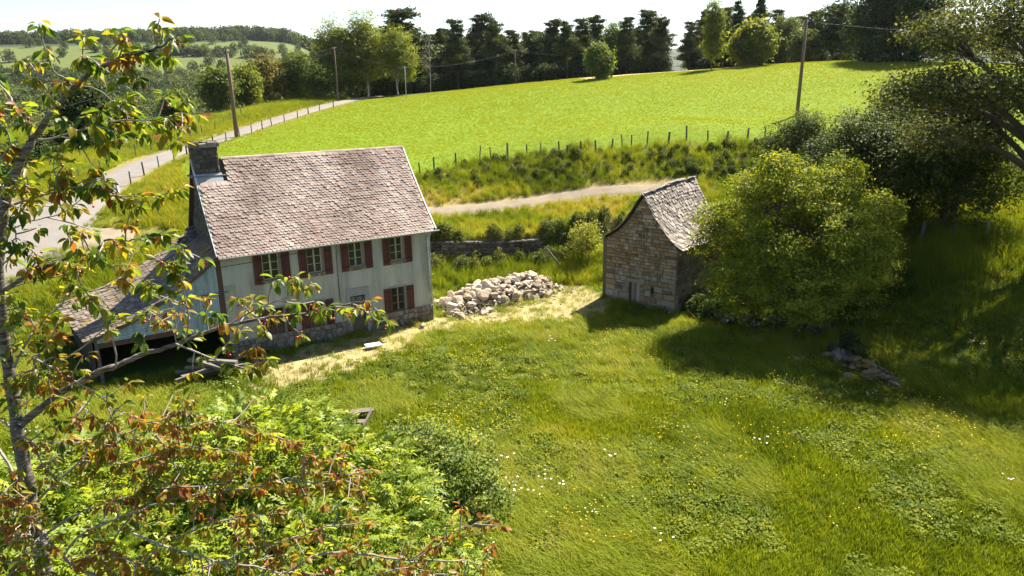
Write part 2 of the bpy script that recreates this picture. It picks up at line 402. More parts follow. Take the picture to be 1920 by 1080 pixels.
DRIVE = [(-30.0,45.2,2.6),(-27.5,46.2,2.0),(-25,47.0,1.3),(-23.5,47.4,.6)]
TRACK = [(-13,52.9,.7),(-5.7,54.0,.8),(-2.3,54.9,.8),(1.8,56.1,.8),(5.9,56.7,.8),(9.8,57.2,.7),(12.5,57.7,.4)]
def dist_line(x, y, line):
    d = np.full(np.shape(x), 1e9)
    for a, b in zip(line[:-1], line[1:]):
        ax, ay = a[0], a[1]; bx, by = b[0] - ax, b[1] - ay
        t = np.clip(((x - ax) * bx + (y - ay) * by) / (bx * bx + by * by), 0, 1)
        d = np.minimum(d, np.hypot(x - ax - t * bx, y - ay - t * by))
    return d
H_O = np.array([-13.652, 33.020, 0.0]); H_F = np.array([0.8475, 0.5308, 0.0]); H_N = np.array([-0.5308, 0.8475, 0.0])
H_L, H_W = 10.87, 6.82
def house_uv(x, y):
    return (x - H_O[0]) * H_F[0] + (y - H_O[1]) * H_F[1], (x - H_O[0]) * H_N[0] + (y - H_O[1]) * H_N[1]
S_R = np.array([9.07, 38.47, 0.0]); S_G = np.array([.749, -.663, 0.0]); S_D = np.array([.663, .749, 0.0]); S_W = 4.6
def shed_uv(x, y):
    L = S_R - S_G * S_W
    return (x - L[0]) * S_G[0] + (y - L[1]) * S_G[1], (x - L[0]) * S_D[0] + (y - L[1]) * S_D[1]
def wall_front_dist(x, y):
    return y - np.interp(x, [p[0] for p in WALL_LINE], [p[1] for p in WALL_LINE])
def zones(x, y):
    """what grows or lies where: dictionary of masks 0..1"""
    r = np.hypot(x, y)
    jx = x + 1.6 * (fbm(x, y, 2.2, 3) - .5) + 1.3 * (vnoise(x, y, .5, 8) - .5); jy = y + 1.6 * (fbm(x, y, 2.2, 4) - .5) + 1.3 * (vnoise(x, y, .5, 18) - .5)
    z = {}
    z['field'] = inside(jx, jy, FIELD).astype(float)
    z['stubble'] = inside(jx, jy, STUBBLE).astype(float)
    z['straw'] = inside(jx, jy, STRAW).astype(float)
    z['road'] = np.minimum(dist_line(x, y, ROAD), dist_line(x, y, SIDE_ROAD))
    z['track'] = dist_line(x, y, TRACK); z['drive'] = dist_line(x, y, DRIVE)
    z['far'] = (r > 150).astype(float)
    wd = wall_front_dist(x, y)
    z['terrace'] = ((wd > .5) & (x > -11) & (x < 14) & (z['track'] > 1.0) & (y < 58)).astype(float)
    z['bank'] = ((y > 52) & (x > -12) & (z['field'] < .5) & (y < 66) & (z['terrace'] < .5)).astype(float)
    return z
def strip(name, line, mat, lift, label, cross=6, step=1.0):
    L = np.array(line, float)
    s = np.r_[0, np.cumsum(np.hypot(*np.diff(L[:, :2], axis=0).T))]
    t = np.arange(0, s[-1] + .01, step)
    def sm(v):
        a = np.interp(t, s, v); kx = np.ones(5) / 5
        return np.convolve(np.pad(a, 2, mode='edge'), kx, 'valid')
    X, Y, W = sm(L[:, 0]), sm(L[:, 1]), sm(L[:, 2])
    dx, dy = np.gradient(X), np.gradient(Y); n = np.hypot(dx, dy); nx, ny = -dy / n, dx / n
    W = W + .25 * (vnoise(X, Y, 2.0, 7) - .5)
    c = np.linspace(-1, 1, cross + 1)
    PX = X[:, None] + nx[:, None] * W[:, None] * c; PY = Y[:, None] + ny[:, None] * W[:, None] * c
    PZ = height(PX, PY) + lift - .10 * np.abs(c[None]) ** 6
    m, q = PX.shape
    i = np.arange(m - 1)[:, None]; j = np.arange(q - 1)[None]
    F = np.stack([i*q+j, i*q+j+1, (i+1)*q+j+1, (i+1)*q+j], -1).reshape(-1, 4)[:, ::-1]
    o = mesh_obj(name, np.stack([PX, PY, PZ], -1).reshape(-1, 3), F, mat, smooth_shade=True)
    return tag(o, label, name.split('_')[-1], kind='structure')

ys = np.r_[np.arange(-25, 12, 1.2), np.arange(12, 68, .4), np.arange(68, 150, 1.0), np.geomspace(150, 5600, 130)]
us = np.linspace(-1, 1, 301)
us = .55 * us + .45 * us ** 3
GX = us[None] * (75 + .95 * np.maximum(ys, 0))[:, None]; GY = np.repeat(ys[:, None], len(us), 1)
GZ = height(GX, GY)
GZ = GZ + np.where(np.hypot(GX, GY) < 140, .06 * (fbm(GX, GY, 2.5, 1) - .5), 0)
_hu, _hv = house_uv(GX, GY)
GZ = np.where((_hu > -6) & (_hu < H_L) & (_hv > 0.2) & (_hv < 7.3), np.minimum(GZ, .02), GZ)
m, q = GX.shape
i = np.arange(m - 1)[:, None]; j = np.arange(q - 1)[None]
GF = np.stack([i*q+j, i*q+j+1, (i+1)*q+j+1, (i+1)*q+j], -1).reshape(-1, 4)
gx, gy = GX.ravel(), GY.ravel()
Zn = zones(gx, gy)
def lerp3(a, b, t): return a + (np.asarray(b) - a) * t[:, None]
C = np.tile(np.array([.055, .080, .012]), (len(gx), 1))
C = lerp3(C, (.075, .092, .016), smooth(.45, .7, fbm(gx, gy, 6, 5)))
C = lerp3(C, (.100, .152, .005), Zn['field'])
C = lerp3(C, (.36, .27, .15), Zn['stubble'])
C = lerp3(C, (.30, .215, .085), Zn['terrace'] * .5 * smooth(.35, .6, fbm(gx, gy, 3, 9)))
C = lerp3(C, (.15, .135, .035), Zn['bank'] * .6)
left = ((gx < -24) & (gy > 40) & (Zn['field'] < .5)).astype(float) * (1 - Zn['far'])
C = lerp3(C, (.21, .19, .05), left * smooth(.3, .6, fbm(gx, gy, 5, 11)))
C = lerp3(C, (.17, .14, .05), np.clip(1 - (Zn['road'] - 1.6) / 2.0, 0, 1) * (1 - Zn['far']) * .8)
C = lerp3(C, (.30, .23, .10), np.clip(1 - (Zn['track'] - .9) / .7, 0, 1) * .7)
C = lerp3(C, (.33, .27, .13), Zn['straw'] * .85)
rr = np.hypot(gx, gy)
hmead = smooth(500, 515, rr) * (1 - smooth(800, 820, rr)) * (gx / np.maximum(gy, 1) < -.2)
C = lerp3(C, (.030, .042, .016), Zn['far'])
C = lerp3(C, (.085, .105, .030), hmead)
k = NT('ground_cover'); p = k.pos()
n1 = k.noise(.35, 5, .65, p); n2 = k.noise(2.2, 5, .7, p); n3 = k.noise(18, 3, .7, p)
v = k.math('ADD', k.math('MULTIPLY', n1, .35), k.math('ADD', k.math('MULTIPLY', n2, .35), k.math('MULTIPLY', n3, .5)))
col = k.mix(1.0, k.attr_col('cover'), k.ramp(v, [(.38, (.72,.72,.72)), (.6, (1,1,1)), (.82, (1.25,1.22,1.3))]), 'MULTIPLY')
k.bump(k.math('ADD', n3, n2), .35, .08)
M['ground'] = k.done(col, .95, .08)
ground = mesh_obj('ground', np.stack([gx, gy, GZ.ravel()], -1), GF, M['ground'], smooth_shade=True)
a = ground.data.color_attributes.new('cover', 'FLOAT_COLOR', 'POINT')
a.data.foreach_set('color', np.c_[C, np.ones(len(C))].astype(np.float32).ravel())
tag(ground, 'grassy yard, meadow and rolling land reaching to the horizon', 'ground', kind='structure')
strip('road', ROAD, M['asphalt'], .10, 'narrow asphalt lane curving past the field behind the house')
strip('side_road', SIDE_ROAD, M['asphalt'], .085, 'asphalt branch of the lane at the junction')
strip('driveway', DRIVE, M['gravel'], .07, 'pale gravel drive between the lane and the house')
strip('track', TRACK, M['gravel'], .07, 'pale gravel track below the grassy bank behind the house')
# ------------------------------------------------------------------ grass, flowers (instanced)
def scatter(name, P, rot, sc, tint, idx, protos, label, cat):
    me = bpy.data.meshes.new(name)
    me.vertices.add(len(P)); me.vertices.foreach_set('co', np.asarray(P, np.float32).ravel())
    def at(n, t, f, d):
        a = me.attributes.new(n, t, 'POINT'); a.data.foreach_set(f, d)
    at('rot', 'FLOAT_VECTOR', 'vector', np.asarray(rot, np.float32).ravel())
    at('sc', 'FLOAT', 'value', np.asarray(sc, np.float32))
    at('tint', 'FLOAT', 'value', np.asarray(tint, np.float32))
    at('pick', 'INT', 'value', np.asarray(idx, np.int32))
    o = link(bpy.data.objects.new(name, me))
    g = bpy.data.node_groups.new(name, 'GeometryNodeTree')
    g.interface.new_socket('Geometry', in_out='INPUT', socket_type='NodeSocketGeometry')
    g.interface.new_socket('Geometry', in_out='OUTPUT', socket_type='NodeSocketGeometry')
    N, Lk = g.nodes, g.links
    gi, go = N.new('NodeGroupInput'), N.new('NodeGroupOutput')
    def named(n, t):
        a = N.new('GeometryNodeInputNamedAttribute'); a.data_type = t; a.inputs['Name'].default_value = n
        return a.outputs['Attribute']
    r_, s_, p_ = named('rot', 'FLOAT_VECTOR'), named('sc', 'FLOAT'), named('pick', 'INT')
    join = N.new('GeometryNodeJoinGeometry')
    e2r = N.new('FunctionNodeEulerToRotation'); Lk.new(r_, e2r.inputs[0])
    for kx, pr in enumerate(protos):
        oi = N.new('GeometryNodeObjectInfo'); oi.inputs['Object'].default_value = pr
        oi.inputs['As Instance'].default_value = True
        cp = N.new('FunctionNodeCompare'); cp.data_type = 'INT'; cp.operation = 'EQUAL'
        Lk.new(p_, cp.inputs['A'] if cp.inputs['A'].type == 'INT' else cp.inputs[2]); 
        [s for s in cp.inputs if s.name == 'B' and s.type == 'INT'][0].default_value = kx
        ip = N.new('GeometryNodeInstanceOnPoints')
        Lk.new(gi.outputs[0], ip.inputs['Points']); Lk.new(cp.outputs[0], ip.inputs['Selection'])
        Lk.new(oi.outputs['Geometry'], ip.inputs['Instance'])
        Lk.new(e2r.outputs[0], ip.inputs['Rotation']); Lk.new(s_, ip.inputs['Scale'])
        Lk.new(ip.outputs[0], join.inputs[0])
    Lk.new(join.outputs[0], go.inputs[0])
    md = o.modifiers.new('scatter', 'NODES'); md.node_group = g
    return tag(o, label, cat, kind='stuff')
def proto(name, V, F, mat, tint=None):
    return bpy.data.objects.new(name, make_mesh(name, V, F, mat, False, tint))
def blades(rng, n, h, spread, width, lean, hvar=.4, flat=0.0, direction=None):
    V, F = [], []
    for b in range(n):
        a = rng.uniform(0, 2 * np.pi); rad = spread * math.sqrt(rng.uniform())
        bx, by = rad * math.cos(a), rad * math.sin(a)
        hh = h * (1 + rng.uniform(-hvar, hvar)); th = rng.uniform(0, 2 * np.pi) if direction is None else direction + rng.normal(0, .45)
        ln = lean * rng.uniform(.3, 1.3) * hh; dx, dy = math.cos(th), math.sin(th)
        w = width * rng.uniform(.7, 1.3); wa = rng.uniform(0, np.pi); sx, sy = -math.sin(wa) * w, math.cos(wa) * w
        zt = hh * (1 - flat * rng.uniform(.6, 1))
        o = len(V)
        V += [(bx - sx, by - sy, -.03), (bx + sx, by + sy, -.03),
              (bx + dx*ln*.35 - sx*.8, by + dy*ln*.35 - sy*.8, zt*.6), (bx + dx*ln*.35 + sx*.8, by + dy*ln*.35 + sy*.8, zt*.6),
              (bx + dx*ln, by + dy*ln, zt)]
        F += [(o, o+1, o+3, o+2), (o+2, o+3, o+4)]
    return np.array(V), F
rng = np.random.RandomState(11)
protos_g = []
for q_ in range(3): protos_g.append(proto('grass_tuft', *blades(rng, 24, .20, .22, .010, .55), M['grass']))
for q_ in range(2): protos_g.append(proto('long_grass', *blades(rng, 26, .36, .26, .009, 1.3, .3, .35, 0.0), M['grass']))
def clover(rng, n, rad, h):
    V, F = [], []
    for b in range(n):
        a = rng.uniform(0, 2*np.pi); r = rad * math.sqrt(rng.uniform()); c = np.array([r*math.cos(a), r*math.sin(a), h*rng.uniform(.5, 1.1)])
        s = rng.uniform(.025, .05); u = np.array([math.cos(a*3), math.sin(a*3), rng.uniform(-.5, .5)]); w = np.array([-u[1], u[0], rng.uniform(-.5, .5)])
        o = len(V); V += [c-u*s, c+w*s*.8, c+u*s, c-w*s*.8]; F += [(o, o+1, o+2, o+3)]
    return np.array(V), F
for q_ in range(2): protos_g.append(proto('clover_patch', *clover(rng, 46, .28, .16), M['clover']))
for q_ in range(2): protos_g.append(proto('straw_tuft', *blades(rng, 22, .16, .30, .008, 1.6, .4, .75), M['straw']))
for q_ in range(2): protos_g.append(proto('tall_grass', *blades(rng, 26, .55, .30, .011, .5, .45), M['grass']))
def bloom(rng, n, rad, h, s):
    V, F = [], []
    for b in range(n):
        c = np.array([*(rng.normal(0, rad, 2)), h * rng.uniform(.7, 1.2)]); o = len(V)
        t = rng.uniform(0, 3)
        for q_ in range(6): V.append(c + s * np.array([math.cos(q_*np.pi/3+t), math.sin(q_*np.pi/3+t), .2*(-1)**q_]))
        F.append(tuple(o + q_ for q_ in range(6)))
    return np.array(V), F
fl_white = proto('white_bloom', *bloom(rng, 4, .10, .34, .035), M['white_flower'])
fl_yellow = proto('yellow_bloom', *bloom(rng, 3, .16, .34, .022), M['yellow_flower'])

def sample(n, x0, x1, y0, y1, fov=True):
    x = rng.uniform(x0, x1, n); y = np.sqrt(rng.uniform(y0 ** 2, y1 ** 2, n)) if fov else rng.uniform(y0, y1, n)
    if fov: x = rng.uniform(-.82, .82, n) * (y + 3)
    return x, y
def clear_of_things(x, y, z):
    hu, hv = house_uv(x, y); su, sv = shed_uv(x, y)
    ok = ~((hu > -6.6) & (hu < H_L + .05) & (hv > -.05) & (hv < 7.3))
    ok &= ~((su > -.1) & (su < S_W + .1) & (sv > -.1) & (sv < 6.6))
    wd = wall_front_dist(x, y); ok &= ~((np.abs(wd - .25) < .4) & (x > -11) & (x < 9))
    ok &= (z['road'] > 2.5 - .5 * (y > 75)) & (z['track'] > .95) & (z['drive'] > 1.5)
    return ok
def lay(x, y, z, lo=None):
    P = np.stack([x, y, height(x, y) + .05 * 0], -1)
    return P
# yard and terrace
n = 64000
x, y = sample(n, 0, 0, 13, 66)
x2, y2 = sample(15000, 0, 0, 13, 28); x, y = np.r_[x, x2], np.r_[y, y2]
z = zones(x, y); keep = clear_of_things(x, y, z) & (z['field'] < .5) & (np.hypot(x - 3, y - 5) > 0)
x, y = x[keep], y[keep]; z = {k_: v_[keep] for k_, v_ in z.items()}
n = len(x); u = rng.rand(n)
long_ = smooth(.52, .62, fbm(x, y, 4.5, 21)); clov = smooth(.50, .60, fbm(x, y, 3.2, 31)) * (y < 34)
idx = rng.randint(0, 3, n)
idx = np.where(u < .55 * long_, rng.randint(3, 5, n), idx)
idx = np.where((u > .35) & (u < .35 + .33 * clov), rng.randint(5, 7, n), idx)
terr = (z['terrace'] > .5) | (z['bank'] > .5) | ((x < -20) & (y > 38)) | ((y > 44) & (z['straw'] < .5)) | ((x > 17) & (y > 36))
idx = np.where(terr & (u < .75), rng.randint(9, 11, n), idx)
st = z['straw'] > .5
idx = np.where(st & (u < .70), rng.randint(7, 9, n), idx)
sc = rng.uniform(.7, 1.35, n) * np.where((z['bank'] > .5) | (z['terrace'] > .5), .72, 1) * np.where(st, .75, 1) * np.clip(.3 + (z['road'] - 2.0) / 7, .35, 1) * (1 + .35 * (fbm(x, y, 5, 41) - .5))
hu_, hv_ = house_uv(x, y)
tint = .34 + .64 * (fbm(x, y, 5.0, 51) - .5) + .35 * (fbm(x, y, 1.6, 61) - .5) + rng.normal(0, .10, n)
tint += np.where((idx == 3) | (idx == 4), .16, 0)
dry = z['terrace'] * smooth(.38, .6, fbm(x, y, 3, 9)) * .30 + z['bank'] * (-.06 + .5 * (fbm(x, y, 2.0, 71) - .35)) + ((x < -20) & (y > 38)) * .15
tint += dry
tint = np.where(idx >= 7, np.where(idx < 9, rng.rand(n), tint), tint)
tint = np.where((idx == 5) | (idx == 6), rng.rand(n), tint)
flow = 2.6 + 2.2 * (fbm(x, y, 9, 81) - .5)
rz = np.where((idx == 3) | (idx == 4), flow + rng.normal(0, .5, n), rng.uniform(0, 6.28, n))
rot = np.stack([rng.normal(0, .12, n), rng.normal(0, .12, n), rz], -1)
scatter('grass', lay(x, y, z), rot, sc, np.clip(tint, 0, 1), idx, protos_g, 'unmown green grass and clover covering the yard and the bank', 'grass')
# far meadow behind the fence and the pasture by the lane
n = 130000
y = np.sqrt(rng.uniform(50 ** 2, 134 ** 2, n)); x = rng.uniform(-.74, .80, n) * y
z = zones(x, y); keep = clear_of_things(x, y, z) & (z['stubble'] < .5) & ((z['field'] > .5) | (x < -27))
x, y = x[keep], y[keep]; fld = z['field'][keep] > .5; rd = z['road'][keep]; n = len(x)
idx = np.where(fld, rng.randint(0, 3, n), rng.randint(9, 11, n))
sc = np.where(fld, rng.uniform(.30, .50, n), rng.uniform(.6, 1.1, n) * np.clip(.3 + (rd - 2.0) / 7, .35, 1)) * (.75 + y / 260)
tint = np.where(fld, .60 + .20 * (fbm(x, y, 14, 13) - .5) + .10 * (fbm(x, y, 2.5, 15) - .5) + rng.normal(0, .03, n), .48 + .5 * (fbm(x, y, 7, 17) - .5) + rng.normal(0, .12, n))
rot = np.stack([rng.normal(0, .12, n), rng.normal(0, .12, n), rng.uniform(0, 6.28, n)], -1)
scatter('meadow_grass', lay(x, y, z), rot, sc, np.clip(tint, 0, 1), idx, protos_g, 'bright lime green grass of the sloping field behind the fence', 'grass')
# flowers
def flowers(name, n, fn, pr, label):
    x, y = sample(n, 0, 0, 14, 46); z = zones(x, y)
    keep = clear_of_things(x, y, z) & (z['straw'] < .5) & (rng.rand(n) < fn(x, y))
    x, y = x[keep], y[keep]; m = len(x)
    rot = np.stack([np.zeros(m), np.zeros(m), rng.uniform(0, 6.28, m)], -1)
    scatter(name, lay(x, y, z), rot, rng.uniform(.7, 1.3, m), rng.rand(m), np.zeros(m, int), [pr], label, 'flowers')
flowers('white_flowers', 6000, lambda x, y: .5 * np.exp(-((x + .3) ** 2 / 1.6 + (y - 20.6) ** 2 / 3.2)) + .018 * smooth(.5, .6, fbm(x, y, 3, 90)), fl_white, 'white wildflowers dotted through the grass')
flowers('yellow_flowers', 9000, lambda x, y: .55 * smooth(.5, .62, fbm(x, y, 3.5, 95)) * (x > -3) + .02, fl_yellow, 'yellow buttercups dotted through the grass')
# ------------------------------------------------------------------ the house
def curve_profile(pts, step):
    """resample a polyline (n, z) by arc length -> points and directions"""
    P = np.array(pts, float)
    s = np.r_[0, np.cumsum(np.linalg.norm(np.diff(P, axis=0), axis=1))]
    t = np.arange(0, s[-1], step)
    Q = np.stack([np.interp(t, s, P[:, a]) for a in range(2)], -1)
    D = np.stack([np.interp(t + step, s, P[:, a]) for a in range(2)], -1) - np.stack([np.interp(t, s, P[:, a]) for a in range(2)], -1)
    L = np.linalg.norm(D, axis=1); ok = L > step * .5
    return Q[ok], D[ok] / L[ok][:, None]
def wall_with_holes(w, z0, ztop, holes, depth):
    """front skin at y=0 of a wall running along +x, with reveals; ztop(x) for the upper edge is constant here"""
    xs = sorted({0, w, *[h[0] for h in holes], *[h[1] for h in holes]}); zs = sorted({z0, ztop, *[h[2] for h in holes], *[h[3] for h in holes]})
    mb = MB()
    for a, b in zip(xs[:-1], xs[1:]):
        for c, d in zip(zs[:-1], zs[1:]):
            mx, mz = (a + b) / 2, (c + d) / 2
            if any(h[0] < mx < h[1] and h[2] < mz < h[3] for h in holes): continue
            mb.add([(a,0,c),(b,0,c),(b,0,d),(a,0,d)], [(0,1,2,3)])
    for x0, x1, c, d in holes:
        mb.add([(x0,0,c),(x0,depth,c),(x0,depth,d),(x0,0,d)], [(0,1,2,3)])
        mb.add([(x1,0,c),(x1,depth,c),(x1,depth,d),(x1,0,d)], [(3,2,1,0)])
        mb.add([(x0,0,c),(x1,0,c),(x1,depth,c),(x0,depth,c)], [(0,1,2,3)])
        mb.add([(x0,0,d),(x1,0,d),(x1,depth,d),(x0,depth,d)], [(3,2,1,0)])
    return mb
def stone_block(mb, x0, x1, z0, z1, y, dep, rnd, t, jit=.02):
    """one squared rubble stone with chamfered, uneven face at depth y (towards -y)"""
    ch = min(.035, (x1 - x0) * .18, (z1 - z0) * .22)
    j = lambda s=jit: rnd.uniform(-s, s)
    o = [(x0 + j(), y + dep, z0 + j()), (x1 + j(), y + dep, z0 + j()), (x1 + j(), y + dep, z1 + j()), (x0 + j(), y + dep, z1 + j())]
    m_ = [(p[0], y + .02, p[2]) for p in o]
    f = [(p[0] + sx * ch, y - .012 + j(.012), p[2] + sz * ch) for p, (sx, sz) in zip(o, ((1,1),(-1,1),(-1,-1),(1,-1)))]
    F = [(8,9,10,11)]
    for a in range(4):
        b = (a + 1) % 4
        F += [(a, b, 4 + b, 4 + a), (4 + a, 4 + b, 8 + b, 8 + a)]
    mb.add(o + m_ + f, F, t)
def one_stone(name, parent, mat, *a):
    mb = MB(); stone_block(mb, *a); return mb.obj(name, mat, parent)

house = thing('farmhouse', 'whitewashed two-storey farmhouse with red shutters and a pinkish tiled roof', 'house', tuple(H_O), math.atan2(H_F[1], H_F[0]))
rnd = random.Random(3)
RIDGE_N, RIDGE_Z = H_W / 2, 9.29
FRONT = [(RIDGE_N, RIDGE_Z), (RIDGE_N - .9, RIDGE_Z - 1.055), (RIDGE_N - 1.9, RIDGE_Z - 2.185), (RIDGE_N - 2.75, RIDGE_Z - 3.09), (.12, 5.67), (-.16, 5.39), (-.42, 5.14)]
BACK = [(2 * RIDGE_N - a, b) for a, b in FRONT]
UP_W = [(1.87, 2.68), (4.05, 4.82), (6.22, 6.98), (8.50, 9.24)]
holes = [(a, b, 3.60, 4.93) for a, b in UP_W]
LOW_W = [(1.88, 2.66), (3.95, 4.68), (8.44, 9.20)]
holes += [(a, b, .78, 2.16) for a, b in LOW_W]
holes.append((6.12, 6.95, 0.0, 2.08))
wall_with_holes(H_L, -.3, 5.3, holes, .30).obj('front_wall', M['render_wall'], house)
def gable(name, x, flip, mat):
    pts = [(0, -.3), (H_W, -.3), (H_W, 5.3)] + [(n_, z_ - .12) for n_, z_ in BACK[::-1] if n_ < H_W] + [(n_, z_ - .12) for n_, z_ in FRONT[1:] if n_ > 0] + [(0, 5.3)]
    V = [(x, n_, z_) for n_, z_ in pts]; f = tuple(range(len(V)))
    return mesh_obj(name, np.array(V), [f[::-1] if flip else f], mat, house)
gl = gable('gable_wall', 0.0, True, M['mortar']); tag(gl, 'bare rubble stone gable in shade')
gable('gable_wall', H_L, False, M['render_wall'])
mesh_obj('rear_wall', np.array([(0,H_W,-.3),(H_L,H_W,-.3),(H_L,H_W,5.3),(0,H_W,5.3)]), [(0,1,2,3)][::-1], M['render_wall'], house)
# rubble stones of the left gable, above the lean-to
mb = MB(); zz = 3.0
def gable_limits(z):
    f = np.array(FRONT)[::-1]; n0 = np.interp(z + .15, f[:, 1], f[:, 0]); return max(0.02, n0), min(H_W - .02, 2 * RIDGE_N - n0)
while zz < 9.0:
    hh = rnd.uniform(.16, .28); a, b = gable_limits(zz + hh); xx = a
    while xx < b - .08:
        ww = min(rnd.uniform(.2, .5), b - xx)
        sb = MB(); stone_block(sb, xx + .012, xx + ww - .012, zz + .012, zz + hh - .012, -.02, .05, rnd, rnd.uniform(.1, .7))
        mb.add([(p[1], H_W - p[0] if False else p[0], p[2]) for p in sb.V], [f[::-1] for f in sb.F], sb.T[0]); xx += ww
    zz += hh
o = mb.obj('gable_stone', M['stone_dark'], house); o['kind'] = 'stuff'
mb = MB().box(-.012, .012, 4.1, 4.32, 6.7, 7.2); mb.obj('vent_slot', M['black'], house).location = (-.03, 0, 0)
# plinth of irregular stones
plinth = MB().box(0.005, H_L - .005, -.035, .02, -.3, .80).obj('plinth', M['mortar'], house)
cols, rows = 40, 4
gxs = np.linspace(0.0, H_L, cols + 1)
jit = np.array([[(rnd.uniform(-.09, .09), rnd.uniform(-.07, .07)) for _ in range(cols + 1)] for _ in range(rows + 1)])
for r_ in range(rows):
    for c_ in range(cols):
        q4 = []
        for (rr_, cc_) in ((r_, c_), (r_, c_ + 1), (r_ + 1, c_ + 1), (r_ + 1, c_)):
            jx, jz = jit[rr_, cc_] if 0 < rr_ < rows and 0 < cc_ < cols else (0, jit[rr_, cc_][1] * .3)
            q4.append((gxs[cc_] + jx + (.12 if rr_ % 2 else -.0) * (0 < cc_ < cols), -.28 + rr_ * 1.10 / rows + jz))
        cx, cz = sum(p[0] for p in q4) / 4, sum(p[1] for p in q4) / 4
        if 5.95 < cx < 7.2 or any(a - .05 < cx < b + .05 and cz > .70 for a, b in LOW_W): continue
        V = []
        for dep, s in ((-.03, .94), (-.062, .90), (-.075 - rnd.uniform(0, .02), .72)):
            V += [(cx + (p[0] - cx) * s, dep, cz + (p[1] - cz) * s) for p in q4]
        F = [(8, 9, 10, 11)] + [(l + a, l + (a + 1) % 4, l + 4 + (a + 1) % 4, l + 4 + a) for l in (0, 4) for a in range(4)]
        mesh_obj('plinth_stone', np.array(V), F, M['stone_grey'], plinth, False, [rnd.random() * .8] * 12)
# corner quoins
for xq, side in ((0, 1), (H_L, -1)):
    zq = .95; kq = 0
    while zq < 4.95:
        hq = rnd.uniform(.28, .42); wq = .55 if kq % 2 else .30
        if (side == 1 and rnd.random() < .6) or (side == -1 and rnd.random() < .7):
            x0, x1 = (xq + .02, xq + wq) if side == 1 else (xq - wq * .55, xq - .02)
            one_stone('quoin', house, M['render_stone'] if side == 1 else M['grey_paint'], x0, x1, zq + .01, zq + hq - .01, -.008, .02, rnd, rnd.uniform(.4, .8), .012)
        zq += hq; kq += 1
# windows
def window(x0, x1, z0, z1, upper):
    w = MB(); fr = .055; y0, y1 = .10, .16
    for a, b in ((x0, x0 + fr), (x1 - fr, x1)): w.box(a, b, y0, y1, z0, z1, rnd.random())
    w.box(x0 + fr, x1 - fr, y0, y1, z0, z0 + fr); w.box(x0 + fr, x1 - fr, y0, y1, z1 - fr, z1)
    wo = w.obj('window', M['pale_wood'] if upper else M['old_wood'], house)
    mx = (x0 + x1) / 2
    fm = MB(); fm.box(mx - .04, mx + .04, y0 - .015, y1 + .01, z0 + fr, z1 - fr, rnd.random())
    for q_ in (1, 2):
        zb = z0 + fr + (z1 - z0 - 2 * fr) * q_ / 3
        fm.box(x0 + fr, mx - .04, y0 + .01, y1, zb - .014, zb + .014, .6); fm.box(mx + .04, x1 - fr, y0 + .01, y1, zb - .014, zb + .014, .6)
    fm.obj('casement_bar', M['pale_wood'] if upper else M['old_wood'], wo)
    for c0, c1 in ((x0 + fr, mx - .04), (mx + .04, x1 - fr)):
        for q_ in range(3):
            za = z0 + fr + (z1 - z0 - 2 * fr) * q_ / 3; zc = z0 + fr + (z1 - z0 - 2 * fr) * (q_ + 1) / 3
            ty = rnd.uniform(-.012, .012)
            mesh_obj('pane', np.array([(c0, .14, za), (c1, .14 + ty, za), (c1, .14 + ty, zc), (c0, .14, zc)]), [(0, 1, 2, 3)], M['glass'], wo)
    # stone or brick surround, sill
    sl = MB(); xx = x0 - .16
    while xx < x1 + .1:
        bw = rnd.uniform(.09, .15); sl.box(xx, min(xx + bw, x1 + .16), -.06, .25, z0 - .17, z0 - .055, rnd.random()); xx += bw + .012
    sl.obj('sill_brick', M['stone_gold'], wo)
    MB().box(x0 - .12, x1 + .12, -.085, .12, z0 - .05, z0 - .005).obj('sill', M['old_wood'], wo)
    MB().box(x0 - .12, x1 + .12, -.012, .05, z1 + .004, z1 + .11).obj('lintel', M['old_wood'] if upper else M['grey_paint'], wo)
    MB().box(x1 + .003, x1 + .085, -.03, .06, z0, z1).obj('jamb', M['old_wood'], wo)
    if not upper:
        for q_ in range(6):
            xb = x0 + (x1 - x0) * (q_ + .5) / 6
            MB().tube([(xb, .03, z0), (xb, .03, z1)], .011, 5).obj('window_bar', M['black'], wo)
def shutter(x0, x1, z0, z1, ang, hinge_right):
    """louvre-less plank shutter folded back against the wall"""
    w = x1 - x0
    h = bpy.data.objects.new('shutter', None)
    mb = MB(); nb = 4
    for q_ in range(nb):
        mb.box(w * q_ / nb + .005, w * (q_ + 1) / nb - .005, -.028, 0, 0, z1 - z0, rnd.uniform(.25, .85))
    for zb in (.18, (z1 - z0) / 2, z1 - z0 - .26):
        mb.box(.015, w - .015, -.05, -.0285, zb, zb + .085, rnd.uniform(.2, .7))
    o = mb.obj('shutter', M['red_shutter'], house)
    o.location = (x0, -.035, z0)
    o.rotation_euler = (0, 0, ang)
    for zb in (.2, z1 - z0 - .22): MB().box(.0 if not hinge_right else w - .3, .3 if not hinge_right else w, -.058, -.051, zb + .02, zb + .05).obj('hinge', M['black'], o)
for (a, b) in UP_W:
    window(a, b, 3.62, 4.92, True)
    shutter(a - .43, a - .015, 3.46, 4.90, R(-1.5), True)
    shutter(b + .10, b + .52, 3.46, 4.90, R(1.0), False)
for kx, (a, b) in enumerate(LOW_W):
    window(a, b, .80, 2.15, False)
    shutter(a - .46, a - .02, .68, 2.16, R(-2), True)
    shutter(b + .10, b + .53, .68, 2.16, R(1.0), False)
